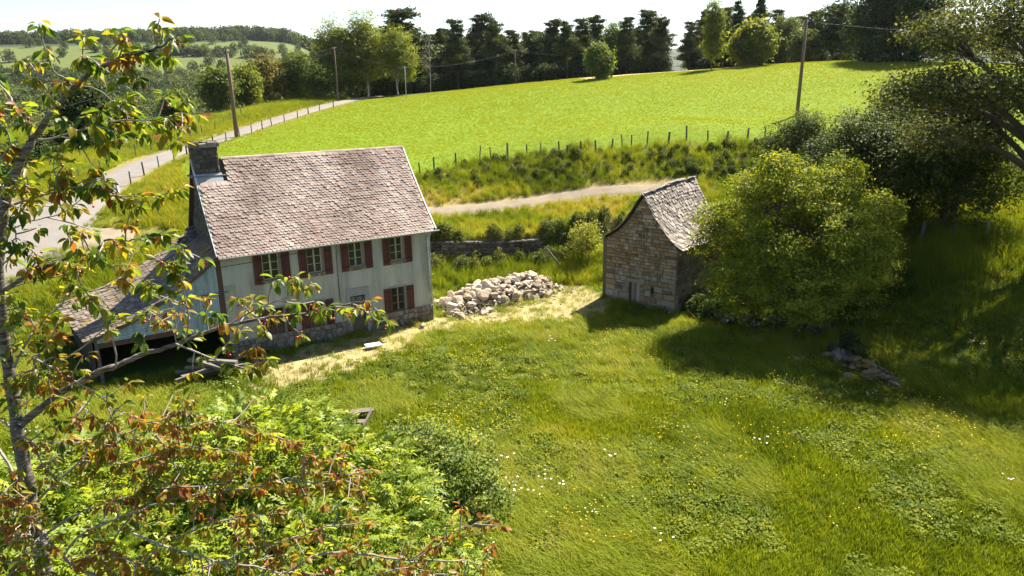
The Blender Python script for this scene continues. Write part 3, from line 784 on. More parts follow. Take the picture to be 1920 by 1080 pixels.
# door
door = MB()
for q_ in range(6): door.box(6.13 + q_ * .136, 6.13 + q_ * .136 + .128, .16, .20, 0, 1.98, rnd.random())
do = door.obj('door', M['grey_door'], house)
mb = MB()
for zb in (.25, .95, 1.65): mb.box(6.16, 6.91, .135, .159, zb, zb + .11, .5)
mb.obj('door_rail', M['grey_door'], do)
MB().box(6.82, 6.86, .10, .134, .98, 1.08).obj('door_handle', M['black'], do)
fr = MB(); fr.box(5.93, 6.118, -.05, .1, -.05, 2.5); fr.box(6.952, 7.16, -.05, .1, -.05, 2.5); fr.box(6.119, 6.951, -.045, .12, 2.085, 2.5)
fr.obj('door_surround', M['grey_paint'], house)
MB().box(6.05, 7.05, -.42, -.055, -.12, .03).obj('door_step', M['stone_grey'], house)
# roof
roof = bpy.data.objects.new('roof', None); link(roof, house)
OV = .16
def slope_sheet(name, prof, off, mat):
    P = np.array(prof); V, F = [], []
    for x_ in (-OV, H_L + OV):
        for n_, z_ in P: V.append((x_, n_, z_ + off))
    m_ = len(P); F = [(a, a + 1, m_ + a + 1, m_ + a) for a in range(m_ - 1)]
    return V, F
mb = MB()
for prof in (FRONT, BACK):
    for off in (-.09, -.015):
        V, F = slope_sheet('', prof, off, None); mb.add(V, F)
mb.obj('roof_deck', M['roof_deck'], roof)
def tile_mesh(w, l, th=.016, rounded=True, rnd=None):
    """a scale tile: top edge at y=0, butt end towards -y"""
    if rounded: out = [(-w/2, 0), (w/2, 0), (w/2, -l*.72), (w*.34, -l*.93), (0, -l), (-w*.34, -l*.93), (-w/2, -l*.72)]
    else:
        j = lambda s: rnd.uniform(-s, s)
        out = [(-w/2, 0), (w/2, 0), (w/2 + j(.01), -l*.85 + j(.03)), (w*.28 + j(.02), -l + j(.03)), (-w*.3 + j(.02), -l + j(.03)), (-w/2 + j(.01), -l*.85 + j(.03))]
    n_ = len(out)
    V = [(a, b, 0) for a, b in out] + [(a, b, -th) for a, b in out]
    return np.array(V), [tuple(range(n_))[::-1]] + [(a, (a + 1) % n_, n_ + (a + 1) % n_, n_ + a) for a in range(1, n_)]
TW, TE = .19, .152
tV, tF = tile_mesh(TW * .99, TE * 2.1, .058)
tmeshes = {}
def tile_variant(base, mat, lev, key):
    if (key, lev, mat.name) not in tmeshes: tmeshes[(key, lev, mat.name)] = make_mesh(key, base[0], base[1], mat, False, [lev / 10.0] * len(base[0]))
    return tmeshes[(key, lev, mat.name)]
pos, dirs = curve_profile(FRONT[::-1], TE)
tiles = []
nrow = len(pos)
for r_ in range(nrow):
    d2 = dirs[r_]; up = np.array([0, d2[0], d2[1]]); nrm = np.array([0, -d2[1], d2[0]])
    offx = TW / 2 if r_ % 2 else 0
    ncol = int((H_L + 2 * OV) / TW)
    for c_ in range(ncol):
        x_ = -OV + TW / 2 + offx + c_ * TW
        if x_ > H_L + OV - .05: continue
        if x_ < 1.35 and pos[r_][0] > 2.5: continue      # chimney foot
        lift = rnd.uniform(.0, .02)
        base = np.array([x_, pos[r_][0], pos[r_][1]]) + nrm * (.035 + lift) + up * TE * 1.1
        base[0] += rnd.uniform(-.008, .008)
        base += nrm * .06 * fbm(np.array([x_]), np.array([r_ * TE]), 2.4, 12)[0]
        tilt = rnd.uniform(.13, .19); tu = up * math.cos(tilt) - nrm * math.sin(tilt); tn = nrm * math.cos(tilt) + up * math.sin(tilt)
        tw_ = rnd.uniform(-.03, .03); sx_ = np.array([1, 0, 0]) * math.cos(tw_) + tu * math.sin(tw_); tu = np.cross(tn, sx_)
        patch = fbm(np.array([x_]), np.array([r_ * TE * 1.0]), 1.8, 2)[0]; strk = vnoise(np.array([x_ * 3.2 + r_ * .09]), np.array([r_ * .05]), 1.0, 6)[0]
        tn_ = np.clip(.5 + 1.2 * (patch - .5) + .35 * (strk - .5) + rnd.gauss(0, .13), 0, 1)
        tiles.append((base, sx_, tu, tn, tn_))
order = tiles[:300]
def place_tiles(tiles, base, mat, parent, name, single):
    for b_, sx_, tu, tn, t_ in tiles[:single]:
        o = link(bpy.data.objects.new(name, tile_variant(base, mat, int(round(t_ * 10)), name)), parent)
        o.matrix_local = Matrix(((sx_[0], tu[0], tn[0], b_[0]), (sx_[1], tu[1], tn[1], b_[1]), (sx_[2], tu[2], tn[2], b_[2]), (0, 0, 0, 1)))
    rest = tiles[single:]
    if not rest: return
    bv, bf = base; n_ = len(bv); V = []; F = []; T = []
    for q_, (b_, sx_, tu, tn, t_) in enumerate(rest):
        V.append(bv[:, :1] * sx_ + bv[:, 1:2] * tu + bv[:, 2:3] * tn + b_)
        F += [tuple(i + q_ * n_ for i in f) for f in bf]; T += [t_] * n_
    o = mesh_obj(name, np.concatenate(V), F, mat, parent, False, T); o['kind'] = 'stuff'
place_tiles(tiles, (tV, tF), M['roof_tile'], roof, 'roof_tile', 290)
# verge flashing, ridge, eaves
def verge(x0, prof, name, mat, w=.07):
    mb = MB(); P = np.array(prof)
    for a, b in zip(P[:-1], P[1:]):
        mb.bar((x0, a[0], a[1] + .03), (x0, b[0], b[1] + .03), w, .10)
    mb.obj(name, mat, roof)
verge(-OV - .02, FRONT, 'verge_flashing', M['white_metal']); verge(H_L + OV + .02, FRONT, 'verge_flashing', M['white_metal'])
verge(-OV - .02, BACK, 'verge_board', M['roof_deck'], .06); verge(H_L + OV + .02, BACK, 'verge_board', M['roof_deck'], .06)
for q_ in range(30):
    xa = 1.2 + q_ * (H_L + OV - 1.2) / 30; xb = xa + (H_L + OV - 1.2) / 30 + .03
    mb = MB(); th = np.linspace(-1.15, 1.15, 6)
    V = [(xx, RIDGE_N + .17 * math.sin(t), RIDGE_Z - .10 + .17 * math.cos(t) + (.012 if xx == xb else 0)) for xx in (xa, xb) for t in th]
    mb.add(V, [(a, a + 1, 7 + a, 6 + a) for a in range(5)], rnd.uniform(.4, .9)); mb.obj('ridge_tile', M['roof_tile'], roof)
MB().box(-.05, H_L + .05, -.32, -.29, 4.98, 5.16).obj('fascia', M['pale_wood'], roof)
MB().box(0, H_L, -.285, -.004, 5.02, 5.05).obj('soffit', M['white_metal'], roof)
for q_ in range(14): MB().box(.35 + q_ * .78, .45 + q_ * .78, -.46, -.325, 5.03, 5.12, rnd.random()).obj('rafter_end', M['old_wood'], roof)
# gutter and downpipe
th = np.linspace(math.pi, 2 * math.pi, 7)
V = [(xx, -.56 + .075 * math.cos(t), zz + .07 * math.sin(t)) for xx, zz in ((-.15, 5.10), (H_L + .32, 5.12)) for t in th]
V += [(p[0], -.56 + (p[1] + .56) * .86, p[2] + .008) for p in V]
mesh_obj('gutter', np.array(V), [(a, a + 1, 8 + a, 7 + a) for a in range(6)] + [(14 + a + 1, 14 + a, 21 + a, 22 + a) for a in range(6)] + [(0, 7, 21, 14), (6, 20, 27, 13)], M['white_metal'], roof)
MB().tube([(10.66, -.55, 5.05), (10.66, -.50, 4.92), (10.66, -.09, 4.72), (10.66, -.07, 4.5), (10.69, -.07, 3.0), (10.70, -.07, 1.55)], .042, 8).obj('downpipe', M['zinc'], house, True)
# chimney
ch = MB(); cx0, cx1, cn0, cn1 = -.10, .98, RIDGE_N - .58, RIDGE_N + .58
ch.box(cx0, cx1, cn0, cn1, 7.9, 9.98); co = ch.obj('chimney', M['mortar'], roof)
mb = MB()
for face in range(4):
    L_ = (cx1 - cx0) if face % 2 == 0 else (cn1 - cn0); zz = 8.55
    while zz < 9.94:
        hh = rnd.uniform(.14, .26); xx = 0
        while xx < L_ - .05:
            ww = min(rnd.uniform(.18, .42), L_ - xx)
            sb = MB(); stone_block(sb, xx + .01, xx + ww - .01, zz, zz + hh - .015, -.035, .04, rnd, rnd.uniform(.1, .8))
            for i_, p in enumerate(sb.V):
                a, b, c = p
                sb.V[i_] = ((cx0 + a, cn0 + b, c), (cx1 - b, cn0 + a, c), (cx1 - a, cn1 - b, c), (cx0 + b, cn1 - a, c))[face]
            mb.add(sb.V, sb.F, sb.T[0]); xx += ww
        zz += hh
mb.obj('chimney_stone', M['stone_dark'], co)
cap = MB()
for face in range(4):
    xx = -.12; L_ = ((cx1 - cx0) if face % 2 == 0 else (cn1 - cn0)) + .12
    while xx < L_:
        ww = min(rnd.uniform(.22, .42), L_ + .02 - xx); sb = MB(); stone_block(sb, xx, xx + ww - .012, 9.92, 10.13 + rnd.uniform(-.03, .05), -.13, .38, rnd, rnd.random(), .03)
        top = MB().add(sb.V, sb.F); V = [((cx0 + a, cn0 + b, c), (cx1 - b, cn0 + a, c), (cx1 - a, cn1 - b, c), (cx0 + b, cn1 - a, c))[face] for a, b, c in sb.V]
        cap.add(V, sb.F + [(3, 2, 6, 7)], sb.T[0]); xx += ww
cap.obj('chimney_cap', M['stone_grey'], co)
mb = MB()
for q_ in range(7): mb.box(cx0 - .22 + q_ * .24, cx0 + .03 + q_ * .24, cn0 - .17, cn0 + .02, 8.52 + rnd.uniform(-.02, .02), 8.57, rnd.random())
for q_ in range(6): mb.box(cx0 - .26, cx0 - .002, cn0 + q_ * .21, cn0 + .2 + q_ * .21, 8.50 + rnd.uniform(-.03, .03), 8.55, rnd.random())
mb.obj('drip_slate', M['slate'], co)
mesh_obj('flashing', np.array([(cx0 - .1, 2.40, 8.17), (cx1 + .10, 2.40, 8.17), (cx1 + .10, 2.79, 8.66), (cx0 - .1, 2.79, 8.66)]), [(0, 1, 2, 3)], M['zinc'], co)
# cable along the eaves and down the wall
def sag(a, b, s, n=14):
    t = np.linspace(0, 1, n); P = np.outer(1 - t, a) + np.outer(t, b); P[:, 2] -= s * 4 * t * (1 - t); return P
cb = MB(); cb.tube(sag((-.3, -.12, 4.6), (5.58, -.06, 5.0), .10), .014, 5); cb.tube([(5.58, -.05, 5.0), (5.56, -.03, 3.6), (5.57, -.03, 2.0)], .014, 5)
cb.obj('cable', M['cable'], house)

# ------------------------------------------------------------------ lean-to barn
lean = thing('lean_to', 'low lean-to with mossy slate roof and corrugated metal front beside the house', 'lean-to', tuple(H_O), math.atan2(H_F[1], H_F[0]))
LP = [(.0, 5.20), (-1.0, 4.42), (-2.05, 3.76), (-3.0, 3.22), (-3.96, 2.74), (-4.9, 2.40), (-5.85, 2.12)]   # (u, z) of the roof line, flaring outwards
LD = 7.2
lroof = bpy.data.objects.new('roof', None); link(lroof, lean)
mb = MB(); Lp = np.array(LP)
def skew(n_): return -.85 * n_ / LD                      # the eave runs slightly askew
for off in (-.10, -.02):
    V = []
    for n_ in (-.12, LD):
        for u_, z_ in Lp: V.append((u_ + skew(n_) * (-u_ / 5.85), n_, z_ + off))
    m_ = len(Lp); mb.add(V, [(a, m_ + a, m_ + a + 1, a + 1) for a in range(m_ - 1)])
mb.obj('roof_deck', M['roof_deck'], lroof)
lt = []
pos, dirs = curve_profile([(a, b) for a, b in LP[::-1]], .185)
sl_r = random.Random(8)
sV, sF = tile_mesh(.30, .42, .03, False, sl_r)
for r_ in range(len(pos)):
    d2 = dirs[r_]; up = np.array([d2[0], 0, d2[1]]); nrm = np.array([-d2[1], 0, d2[0]]) ; 
    yy = -.14 + (.13 if r_ % 2 else 0)
    while yy < LD:
        w_ = sl_r.uniform(.8, 1.15)
        u_ = pos[r_][0] + skew(yy) * (-pos[r_][0] / 5.85)
        base = np.array([u_, yy, pos[r_][1]]) + nrm * (.045 + sl_r.uniform(0, .03)) + up * .22
        tilt = sl_r.uniform(.06, .15); tu = up * math.cos(tilt) - nrm * math.sin(tilt); tn = nrm * math.cos(tilt) + up * math.sin(tilt)
        tw_ = sl_r.uniform(-.12, .12); ax = np.cross(tu, tn); sx_ = ax * math.cos(tw_) + tu * math.sin(tw_); tu2 = np.cross(tn, sx_)
        lt.append((base, sx_ * w_, tu2, tn, sl_r.random())); yy += .27 * w_
lt.sort(key=lambda e: e[0][1] * 1.0 + sl_r.uniform(0, .3))
place_tiles(lt, (sV, sF), M['mossy_slate'], lroof, 'roof_slate', 290)
mb = MB()
for a, b in zip(LP[:-1], LP[1:]): mb.bar((a[0], -.14, a[1] - .05), (b[0], -.14, b[1] - .05), .05, .14)
mb.obj('verge_board', M['dry_wood'], lroof)
def corrugated(name, u0, u1, z0, ztop, y, horizontal=False, pitch=.085):
    V, F = [], []
    if not horizontal:
        n_ = int((u1 - u0) / pitch * 4)
        for a in range(n_ + 1):
            u_ = u0 + (u1 - u0) * a / n_; yy = y + .018 * math.sin(a / 4 * 2 * math.pi)
            zt = ztop(u_)
            V += [(u_, yy, min(z0, zt)), (u_, yy, zt)]
        F = [(2 * a, 2 * a + 2, 2 * a + 3, 2 * a + 1) for a in range(n_)]
    else:
        n_ = 44
        for a in range(n_ + 1):
            z_ = z0 + (ztop - z0) * a / n_; yy = y + .018 * math.sin(a / 4 * 2 * math.pi)
            ue = np.interp(z_ + .12, Lp[::-1, 1], Lp[::-1, 0])
            V += [(max(u0, ue), yy, z_), (max(u1, ue), yy, z_)]
        F = [(2 * a, 2 * a + 1, 2 * a + 3, 2 * a + 2) for a in range(n_)]
    return mesh_obj(name, np.array(V), F, M['corrugated'], lean)
rl = lambda u_: float(np.interp(u_, Lp[::-1, 0], Lp[::-1, 1])) - .10
corrugated('metal_sheet', -2.30, -1.12, 1.58, lambda u_: min(3.35, rl(u_)), -.03)
corrugated('metal_sheet', -1.15, -.28, 1.62, lambda u_: min(3.40, rl(u_)), -.055)
corrugated('metal_sheet', -2.9, -.25, 3.28, lambda u_: rl(u_), -.085)
corrugated('metal_sheet', -5.5, -2.25, 1.90, 3.34, .0, True)
MB().tube([(-1.3, -.12, 3.36), (.15, -.12, 3.38)], .03, 6).obj('rail', M['dry_wood'], lean)
for u_, n_, w_ in ((-5.55, .10, .16), (-5.9, 3.5, .16), (-6.3, 6.9, .18)):
    MB().box(u_ - w_/2, u_ + w_/2, n_ - w_/2, n_ + w_/2, -.2, rl(max(u_, -5.8)) - .02).obj('post', M['dry_wood'], lean)
MB().box(-.32, -.015, .0, .30, -.2, 5.0).obj('corner_pier', M['pine_bark'], lean)
MB().box(-5.5, -.35, .02, .20, 1.66, 1.86).obj('lintel_beam', M['pine_bark'], lean)
mb = MB(); mb.box(-6.2, -.05, LD - .35, LD - .05, -.2, 2.0); mb.obj('rear_wall', M['stone_dark'], lean)
mesh_obj('side_wall', np.array([(-5.7, .2, -.2), (-6.45, LD - .2, -.2), (-6.45, LD - .2, 2.0), (-5.7, .2, 2.02)]), [(0, 1, 2, 3)], M['stone_dark'], lean)
mesh_obj('rear_gable', np.array([(-6.2, LD - .3, 2.0), (-.05, LD - .3, 2.0), (-.05, LD - .3, 5.0), (-2.05, LD - .3, 3.6), (-4.3, LD - .3, 2.5)]), [(0, 1, 2, 3, 4)], M['stone_dark'], lean)
# loose slates piled on the lean-to roof against the gable
hp = random.Random(5)
mb = MB()
for q_ in range(60):
    u_ = -hp.uniform(.1, 1.1); n_ = hp.uniform(5.0, 7.0); z_ = np.interp(u_, Lp[::-1, 0], Lp[::-1, 1]) + hp.uniform(.05, .55) * (1 + u_ / 1.4)
    a = hp.uniform(0, 3.1); s_ = hp.uniform(.12, .2)
    mb.bar((u_ - s_ * math.cos(a), n_ - s_ * math.sin(a), z_ + hp.uniform(-.08, .08)), (u_ + s_ * math.cos(a), n_ + s_ * math.sin(a), z_ + hp.uniform(-.08, .08)), .25, .025, (hp.uniform(-.5,.5), hp.uniform(-.5,.5), 1), hp.random() * .5)
o = mb.obj('loose_slates', M['slate'], None); o.location = tuple(H_O); o.rotation_euler = (0, 0, math.atan2(H_F[1], H_F[0]))
tag(o, 'heap of dark loose slates on the lean-to roof against the gable', 'slates', kind='stuff')
# ------------------------------------------------------------------ stone shed
SL = S_R - S_G * S_W
shed = thing('stone_shed', 'small rubble stone shed with a steep curved slate roof next to the round bush', 'shed', (SL[0], SL[1], 0), math.atan2(S_G[1], S_G[0]))
SDEP = 5.6
AP_G, AP_Z = 2.42, 6.62
SPR = [(AP_G, AP_Z), (2.75, 6.18), (3.05, 5.68), (3.5, 5.05), (4.0, 4.50), (4.5, 4.10), (4.86, 3.86)]
SPL = [(AP_G, AP_Z), (2.08, 6.20), (1.72, 5.62), (1.3, 5.05), (.8, 4.55), (.2, 4.16), (-.16, 3.95)]
sr = random.Random(21)
def shed_top(g):
    P = np.array(SPL[::-1] + SPR[1:]); return float(np.interp(g, P[:, 0], P[:, 1])) - .10
def shed_lim(z):
    r_ = np.array(SPR)[::-1]; l_ = np.array(SPL)[::-1]
    return max(0, np.interp(z + .1, l_[:, 1], l_[:, 0])), min(S_W, np.interp(z + .1, r_[:, 1], r_[:, 0]))
# wall cores
core = MB(); n_ = 24
gs = np.linspace(0, S_W, n_ + 1)
DOOR = (1.62, 2.36, 0.0, 1.48); HOLE = (3.02, 3.22, 1.02, 1.34)
xs = sorted({*gs.tolist(), DOOR[0], DOOR[1], HOLE[0], HOLE[1]}); 
for a, b in zip(xs[:-1], xs[1:]):
    segs = [-.4]
    mid = (a + b) / 2
    for h_ in (DOOR, HOLE):
        if h_[0] < mid < h_[1]: segs += [h_[2], h_[3]]
    if len(segs) == 1:
        core.add([(a,0,-.4),(b,0,-.4),(b,0,shed_top(b)),(a,0,shed_top(a))], [(0,1,2,3)])
    else:
        core.add([(a,0,-.4),(b,0,-.4),(b,0,segs[1]),(a,0,segs[1])], [(0,1,2,3)]); core.add([(a,0,segs[2]),(b,0,segs[2]),(b,0,shed_top(b)),(a,0,shed_top(a))], [(0,1,2,3)])
for x0, x1, c, d in (DOOR, HOLE):
    dp = .45
    core.add([(x0,0,c),(x0,dp,c),(x0,dp,d),(x0,0,d)], [(0,1,2,3)]); core.add([(x1,0,c),(x1,dp,c),(x1,dp,d),(x1,0,d)], [(3,2,1,0)])
    core.add([(x0,0,d),(x1,0,d),(x1,dp,d),(x0,dp,d)], [(3,2,1,0)]); core.add([(x0,0,c),(x1,0,c),(x1,dp,c),(x0,dp,c)], [(0,1,2,3)])
    core.add([(x0,dp,c),(x1,dp,c),(x1,dp,d),(x0,dp,d)], [(0,1,2,3)], 0)
core.add([(S_W,0,-.4),(S_W,SDEP,-.4),(S_W,SDEP,3.95),(S_W,0,3.95)], [(0,1,2,3)])
core.add([(0,0,-.4),(0,SDEP,-.4),(0,SDEP,4.0),(0,0,4.0)], [(3,2,1,0)])
core.add([(0,SDEP,-.4),(S_W,SDEP,-.4),(S_W,SDEP,3.95),(AP_G,SDEP,AP_Z-.1),(0,SDEP,4.0)], [(4,3,2,1,0)])
wallp = core.obj('gable_wall', M['mortar'], shed)
stones = []; zz = -.25
while zz < 6.45:
    f_ = np.clip(zz / 2.4, 0, 1)
    hh = sr.uniform(.30, .46) * (1 - f_) + sr.uniform(.13, .24) * f_
    a, b = shed_lim(zz + hh); xx = a
    while xx < b - .07:
        big = .55 * (1 - f_) + .26 * f_
        ww = sr.uniform(.55, 1.6) * big
        if xx < .3 or b - xx < .9: ww = max(ww, sr.uniform(.35, .75))
        if b - (xx + ww) < .14: ww = b - xx
        x0, x1, z0, z1 = xx, xx + ww, zz, zz + hh
        # trim around openings
        for h_ in (DOOR, HOLE):
            if z1 > h_[2] + .05 and z0 < h_[3] - .02 and x1 > h_[0] and x0 < h_[1]:
                if x0 < h_[0] - .06: x1 = h_[0]
                elif x1 > h_[1] + .06: x0 = max(x0, h_[1])
                else: x1 = x0
        if x1 - x0 > .06:
            if hh > .3 and sr.random() < .3 and f_ < .6:
                zm = z0 + hh * sr.uniform(.4, .6); stones += [(x0, x1, z0, zm), (x0, x1, zm, z1)]
            else: stones.append((x0, x1, z0, z1))
        xx = max(xx + ww, x1)
    zz += hh
stones.sort(key=lambda s: -(s[1] - s[0]) * (s[3] - s[2]))
rest = MB()
for q_, (x0, x1, z0, z1) in enumerate(stones):
    t_ = np.clip(sr.gauss(.5, .22), .02, .98); mat = M['stone_grey'] if (z0 < 2.2 and sr.random() < .7) or sr.random() < .12 else M['stone_gold']
    g_ = .011
    args = (x0 + g_, x1 - g_, z0 + g_, z1 - g_, -.035 - sr.uniform(0, .035), .08, sr, t_, .016)
    if q_ < 300: one_stone('wall_stone', wallp, mat, *args)
    else: stone_block(rest, *args)
if rest.V: o = rest.obj('wall_stone', M['stone_gold'], wallp); o['kind'] = 'stuff'
# side wall stones (dark, under the bush)
side = MB(); zz = -.2
while zz < 3.8:
    hh = sr.uniform(.16, .34); yy = .02
    while yy < SDEP:
        ww = min(sr.uniform(.2, .65), SDEP - yy)
        if ww > .06:
            sb = MB(); stone_block(sb, yy + .01, yy + ww - .01, zz, zz + hh - .02, -.035, .07, sr, sr.random() * .8)
            side.add([(S_W - p[1], p[0], p[2]) for p in sb.V], sb.F, sb.T[0])
        yy += ww
    zz += hh
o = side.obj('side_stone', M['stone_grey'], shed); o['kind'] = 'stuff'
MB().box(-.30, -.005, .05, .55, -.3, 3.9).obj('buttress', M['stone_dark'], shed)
dr = MB()
for q_ in range(4): dr.box(DOOR[0] + .02 + q_ * .178, DOOR[0] + .19 + q_ * .178, .16, .20, .02, 1.46, sr.random())
dr.obj('door', M['old_wood'], shed)
MB().box(DOOR[0] - .2, DOOR[1] + .25, -.085, .2, 1.485, 1.70).obj('door_lintel', M['stone_grey'], shed)
# roof: deck and slates, ridge rising to the back
sroof = bpy.data.objects.new('roof', None); link(sroof, shed)
def rise(y): return .34 * math.sin(min(1, max(0, y / SDEP)) * 1.9)
mb = MB()
ysr = np.linspace(-.14, SDEP + .1, 7)
for P in (SPR, SPL):
    for off in (-.10, -.03):
        V = [(g_, y_, z_ + off + rise(y_) * (z_ - 3.8) / 2.8) for y_ in ysr for g_, z_ in P]; m_ = len(P)
        F = [(a * m_ + b, a * m_ + b + 1, (a + 1) * m_ + b + 1, (a + 1) * m_ + b) for a in range(6) for b in range(m_ - 1)]
        mb.add(V, F if P is SPL else [f[::-1] for f in F])
mb.obj('roof_deck', M['roof_deck'], sroof)
stl = []
sV2, sF2 = tile_mesh(.26, .40, .028, False, sr)
for P, sgn in ((SPR, 1), (SPL, -1)):
    pos, dirs = curve_profile(P[::-1], .165)
    for r_ in range(len(pos)):
        d2 = dirs[r_]; up = np.array([d2[0], 0, d2[1]]); nrm = np.array([-d2[1], 0, d2[0]]) * sgn * (1 if sgn * -d2[1] * sgn else 1)
        if nrm[2] < 0: nrm = -nrm
        yy = -.16 + (.11 if r_ % 2 else 0)
        while yy < SDEP + .1:
            w_ = sr.uniform(.75, 1.2)
            if sgn == 1 and r_ >= len(pos) - 2 and 4.2 < yy < 4.9: yy += .2; continue      # broken patch at the ridge
            z_ = pos[r_][1] + rise(yy) * (pos[r_][1] - 3.8) / 2.8
            base = np.array([pos[r_][0], yy, z_]) + nrm * (.02 + sr.uniform(0, .03)) + up * .2
            tilt = sr.uniform(.06, .15); tu = up * math.cos(tilt) - nrm * math.sin(tilt); tn = nrm * math.cos(tilt) + up * math.sin(tilt)
            tw_ = sr.uniform(-.14, .14); ax = np.cross(tu, tn); sx_ = ax * math.cos(tw_) + tu * math.sin(tw_); tu2 = np.cross(tn, sx_)
            stl.append((base, sx_ * w_, tu2, tn, sr.random())); yy += .235 * w_
right = [t for t in stl if t[0][0] > AP_G]; left_ = [t for t in stl if t[0][0] <= AP_G]
right.sort(key=lambda e: e[0][1])
place_tiles(right + left_, (sV2, sF2), M['slate'], sroof, 'roof_slate', 290)
mb = MB()
for q_ in range(22):
    y_ = -.12 + q_ * (SDEP + .2) / 22
    if 4.2 < y_ < 4.9: continue
    mb.bar((AP_G + sr.uniform(-.03, .03), y_, AP_Z + rise(y_) + .05), (AP_G, y_ + .3, AP_Z + rise(y_ + .3) + .06 + sr.uniform(-.02, .03)), .34, .04, (sr.uniform(-.3, .3), 0, 1), sr.random())
mb.obj('ridge_slate', M['slate'], sroof)
MB().bar((AP_G, 4.1, AP_Z + .24), (AP_G + .15, 5.2, AP_Z + .42), .08, .08).obj('bare_batten', M['dry_wood'], sroof)

# ------------------------------------------------------------------ loose stones, walls, odds and ends
def ico(sub=1):
    t = (1 + 5 ** .5) / 2
    V = [(-1,t,0),(1,t,0),(-1,-t,0),(1,-t,0),(0,-1,t),(0,1,t),(0,-1,-t),(0,1,-t),(t,0,-1),(t,0,1),(-t,0,-1),(-t,0,1)]
    F = [(0,11,5),(0,5,1),(0,1,7),(0,7,10),(0,10,11),(1,5,9),(5,11,4),(11,10,2),(10,7,6),(7,1,8),(3,9,4),(3,4,2),(3,2,6),(3,6,8),(3,8,9),(4,9,5),(2,4,11),(6,2,10),(8,6,7),(9,8,1)]
    V = [np.array(v, float) / np.linalg.norm(v) for v in V]
    for _ in range(sub):
        mid, F2 = {}, []
        def m_(a, b):
            key = (min(a, b), max(a, b))
            if key not in mid: V.append((V[a] + V[b]) / np.linalg.norm(V[a] + V[b])); mid[key] = len(V) - 1
            return mid[key]
        for a, b, c in F:
            x_, y_, z_ = m_(a, b), m_(b, c), m_(c, a); F2 += [(a, x_, z_), (b, y_, x_), (c, z_, y_), (x_, y_, z_)]
        F = F2
    return np.array(V), F
def rock(seed, sub=1, cuts=7):
    r_ = np.random.RandomState(seed); V, F = ico(sub)
    for _ in range(cuts):
        d = r_.normal(size=3); d /= np.linalg.norm(d); lim = r_.uniform(.55, .85); h = V @ d
        V = V - np.maximum(h - lim, 0)[:, None] * d
    V = V * np.array([1, r_.uniform(.65, .95), r_.uniform(.5, .8)]) * (1 + r_.normal(0, .02, (len(V), 1)))
    return V, F
rocks = [rock(s, 2 if s < 8 else 1) for s in range(14)]
pr = random.Random(77); nr = np.random.RandomState(77)
PA, PB = np.array([-3.7, 40.4]), np.array([2.0, 44.3])
pax = (PB - PA) / np.linalg.norm(PB - PA); pay = np.array([-pax[1], pax[0]]); plen = np.linalg.norm(PB - PA)
def pile_h(s, w):
    e = np.clip(1 - np.abs((s - plen / 2) / (plen / 2 + .5)) ** 3, 0, 1); c = np.clip(1 - np.abs(w / 1.75) ** 1.6, 0, 1)
    return 1.15 * e * c * (.75 + .5 * fbm(np.asarray(s) * 1., np.asarray(w) * 1., 1.2, 4))
ss, ww_ = np.meshgrid(np.linspace(-.6, plen + .6, 46), np.linspace(-1.9, 1.9, 24), indexing='ij')
mx = PA[0] + pax[0] * ss + pay[0] * ww_; my = PA[1] + pax[1] * ss + pay[1] * ww_
mz = height(mx, my) + pile_h(ss, ww_) * .86 - .12
i = np.arange(45)[:, None]; j = np.arange(23)[None]
F = np.stack([i*24+j, i*24+j+1, (i+1)*24+j+1, (i+1)*24+j], -1).reshape(-1, 4)[:, ::-1]
o = mesh_obj('rubble_core', np.stack([mx, my, mz], -1).reshape(-1, 3), F, M['gravel'], None, True); tag(o, 'stony earth inside the pale rubble heap', 'rubble', kind='stuff')
rock_me = {}
def rock_obj(name, v, t, loc, size, rot, mat='rubble'):
    key = (v, t, mat)
    if key not in rock_me: rock_me[key] = make_mesh('rock', rocks[v][0], rocks[v][1], M[mat], False, [t / 5.0] * len(rocks[v][0]))
    o = link(bpy.data.objects.new(name, rock_me[key])); o.location = loc; o.scale = size; o.rotation_euler = rot
    return o
special = [((1.95, -.85), .62, 'largest smooth tan boulder on the front of the rubble heap', 2),
           ((2.55, -.35), .50, 'second tan boulder leaning behind the largest one in the heap', 2),
           ((.0, .25), .52, 'big boulder at the end of the rubble heap next to the house', 3),
           ((-.05, -.55), .44, 'pale boulder lowest at the house end of the rubble heap', 4)]
for (s_, w_), size, lab, t_ in special:
    x_, y_ = PA + pax * s_ + pay * w_; z_ = hz(x_, y_) + float(pile_h(s_, w_)) * .85 + size * .38
    o = rock_obj('boulder', pr.randint(0, 7), t_, (x_, y_, z_), (size, size * .95, size * 1.05), (pr.uniform(-.4, .4), pr.uniform(-.4, .4), pr.uniform(0, 6)))
    tag(o, lab, 'boulder')
for q_ in range(285):
    s_ = pr.uniform(-.5, plen + .5); w_ = pr.gauss(-.25, .85)
    if abs(w_) > 1.9: continue
    x_, y_ = PA + pax * s_ + pay * w_; big = 1 - s_ / plen * .5
    size = min(.36, .08 + abs(pr.gauss(0, .105)) * (.55 + big)) if q_ % 17 else pr.uniform(.34, .48) 
    z_ = hz(x_, y_) + float(pile_h(s_, w_)) * .9 + size * .2
    o = rock_obj('rubble_stone', pr.randint(0, 13), pr.randint(0, 5), (x_, y_, z_), (size, size * pr.uniform(.8, 1), size * pr.uniform(.6, .95)), (pr.uniform(-.7, .7), pr.uniform(-.7, .7), pr.uniform(0, 6)))
    tag(o, 'pale rubble stone in the heap between the house and the stone shed', 'stone', 'stones of the rubble heap')
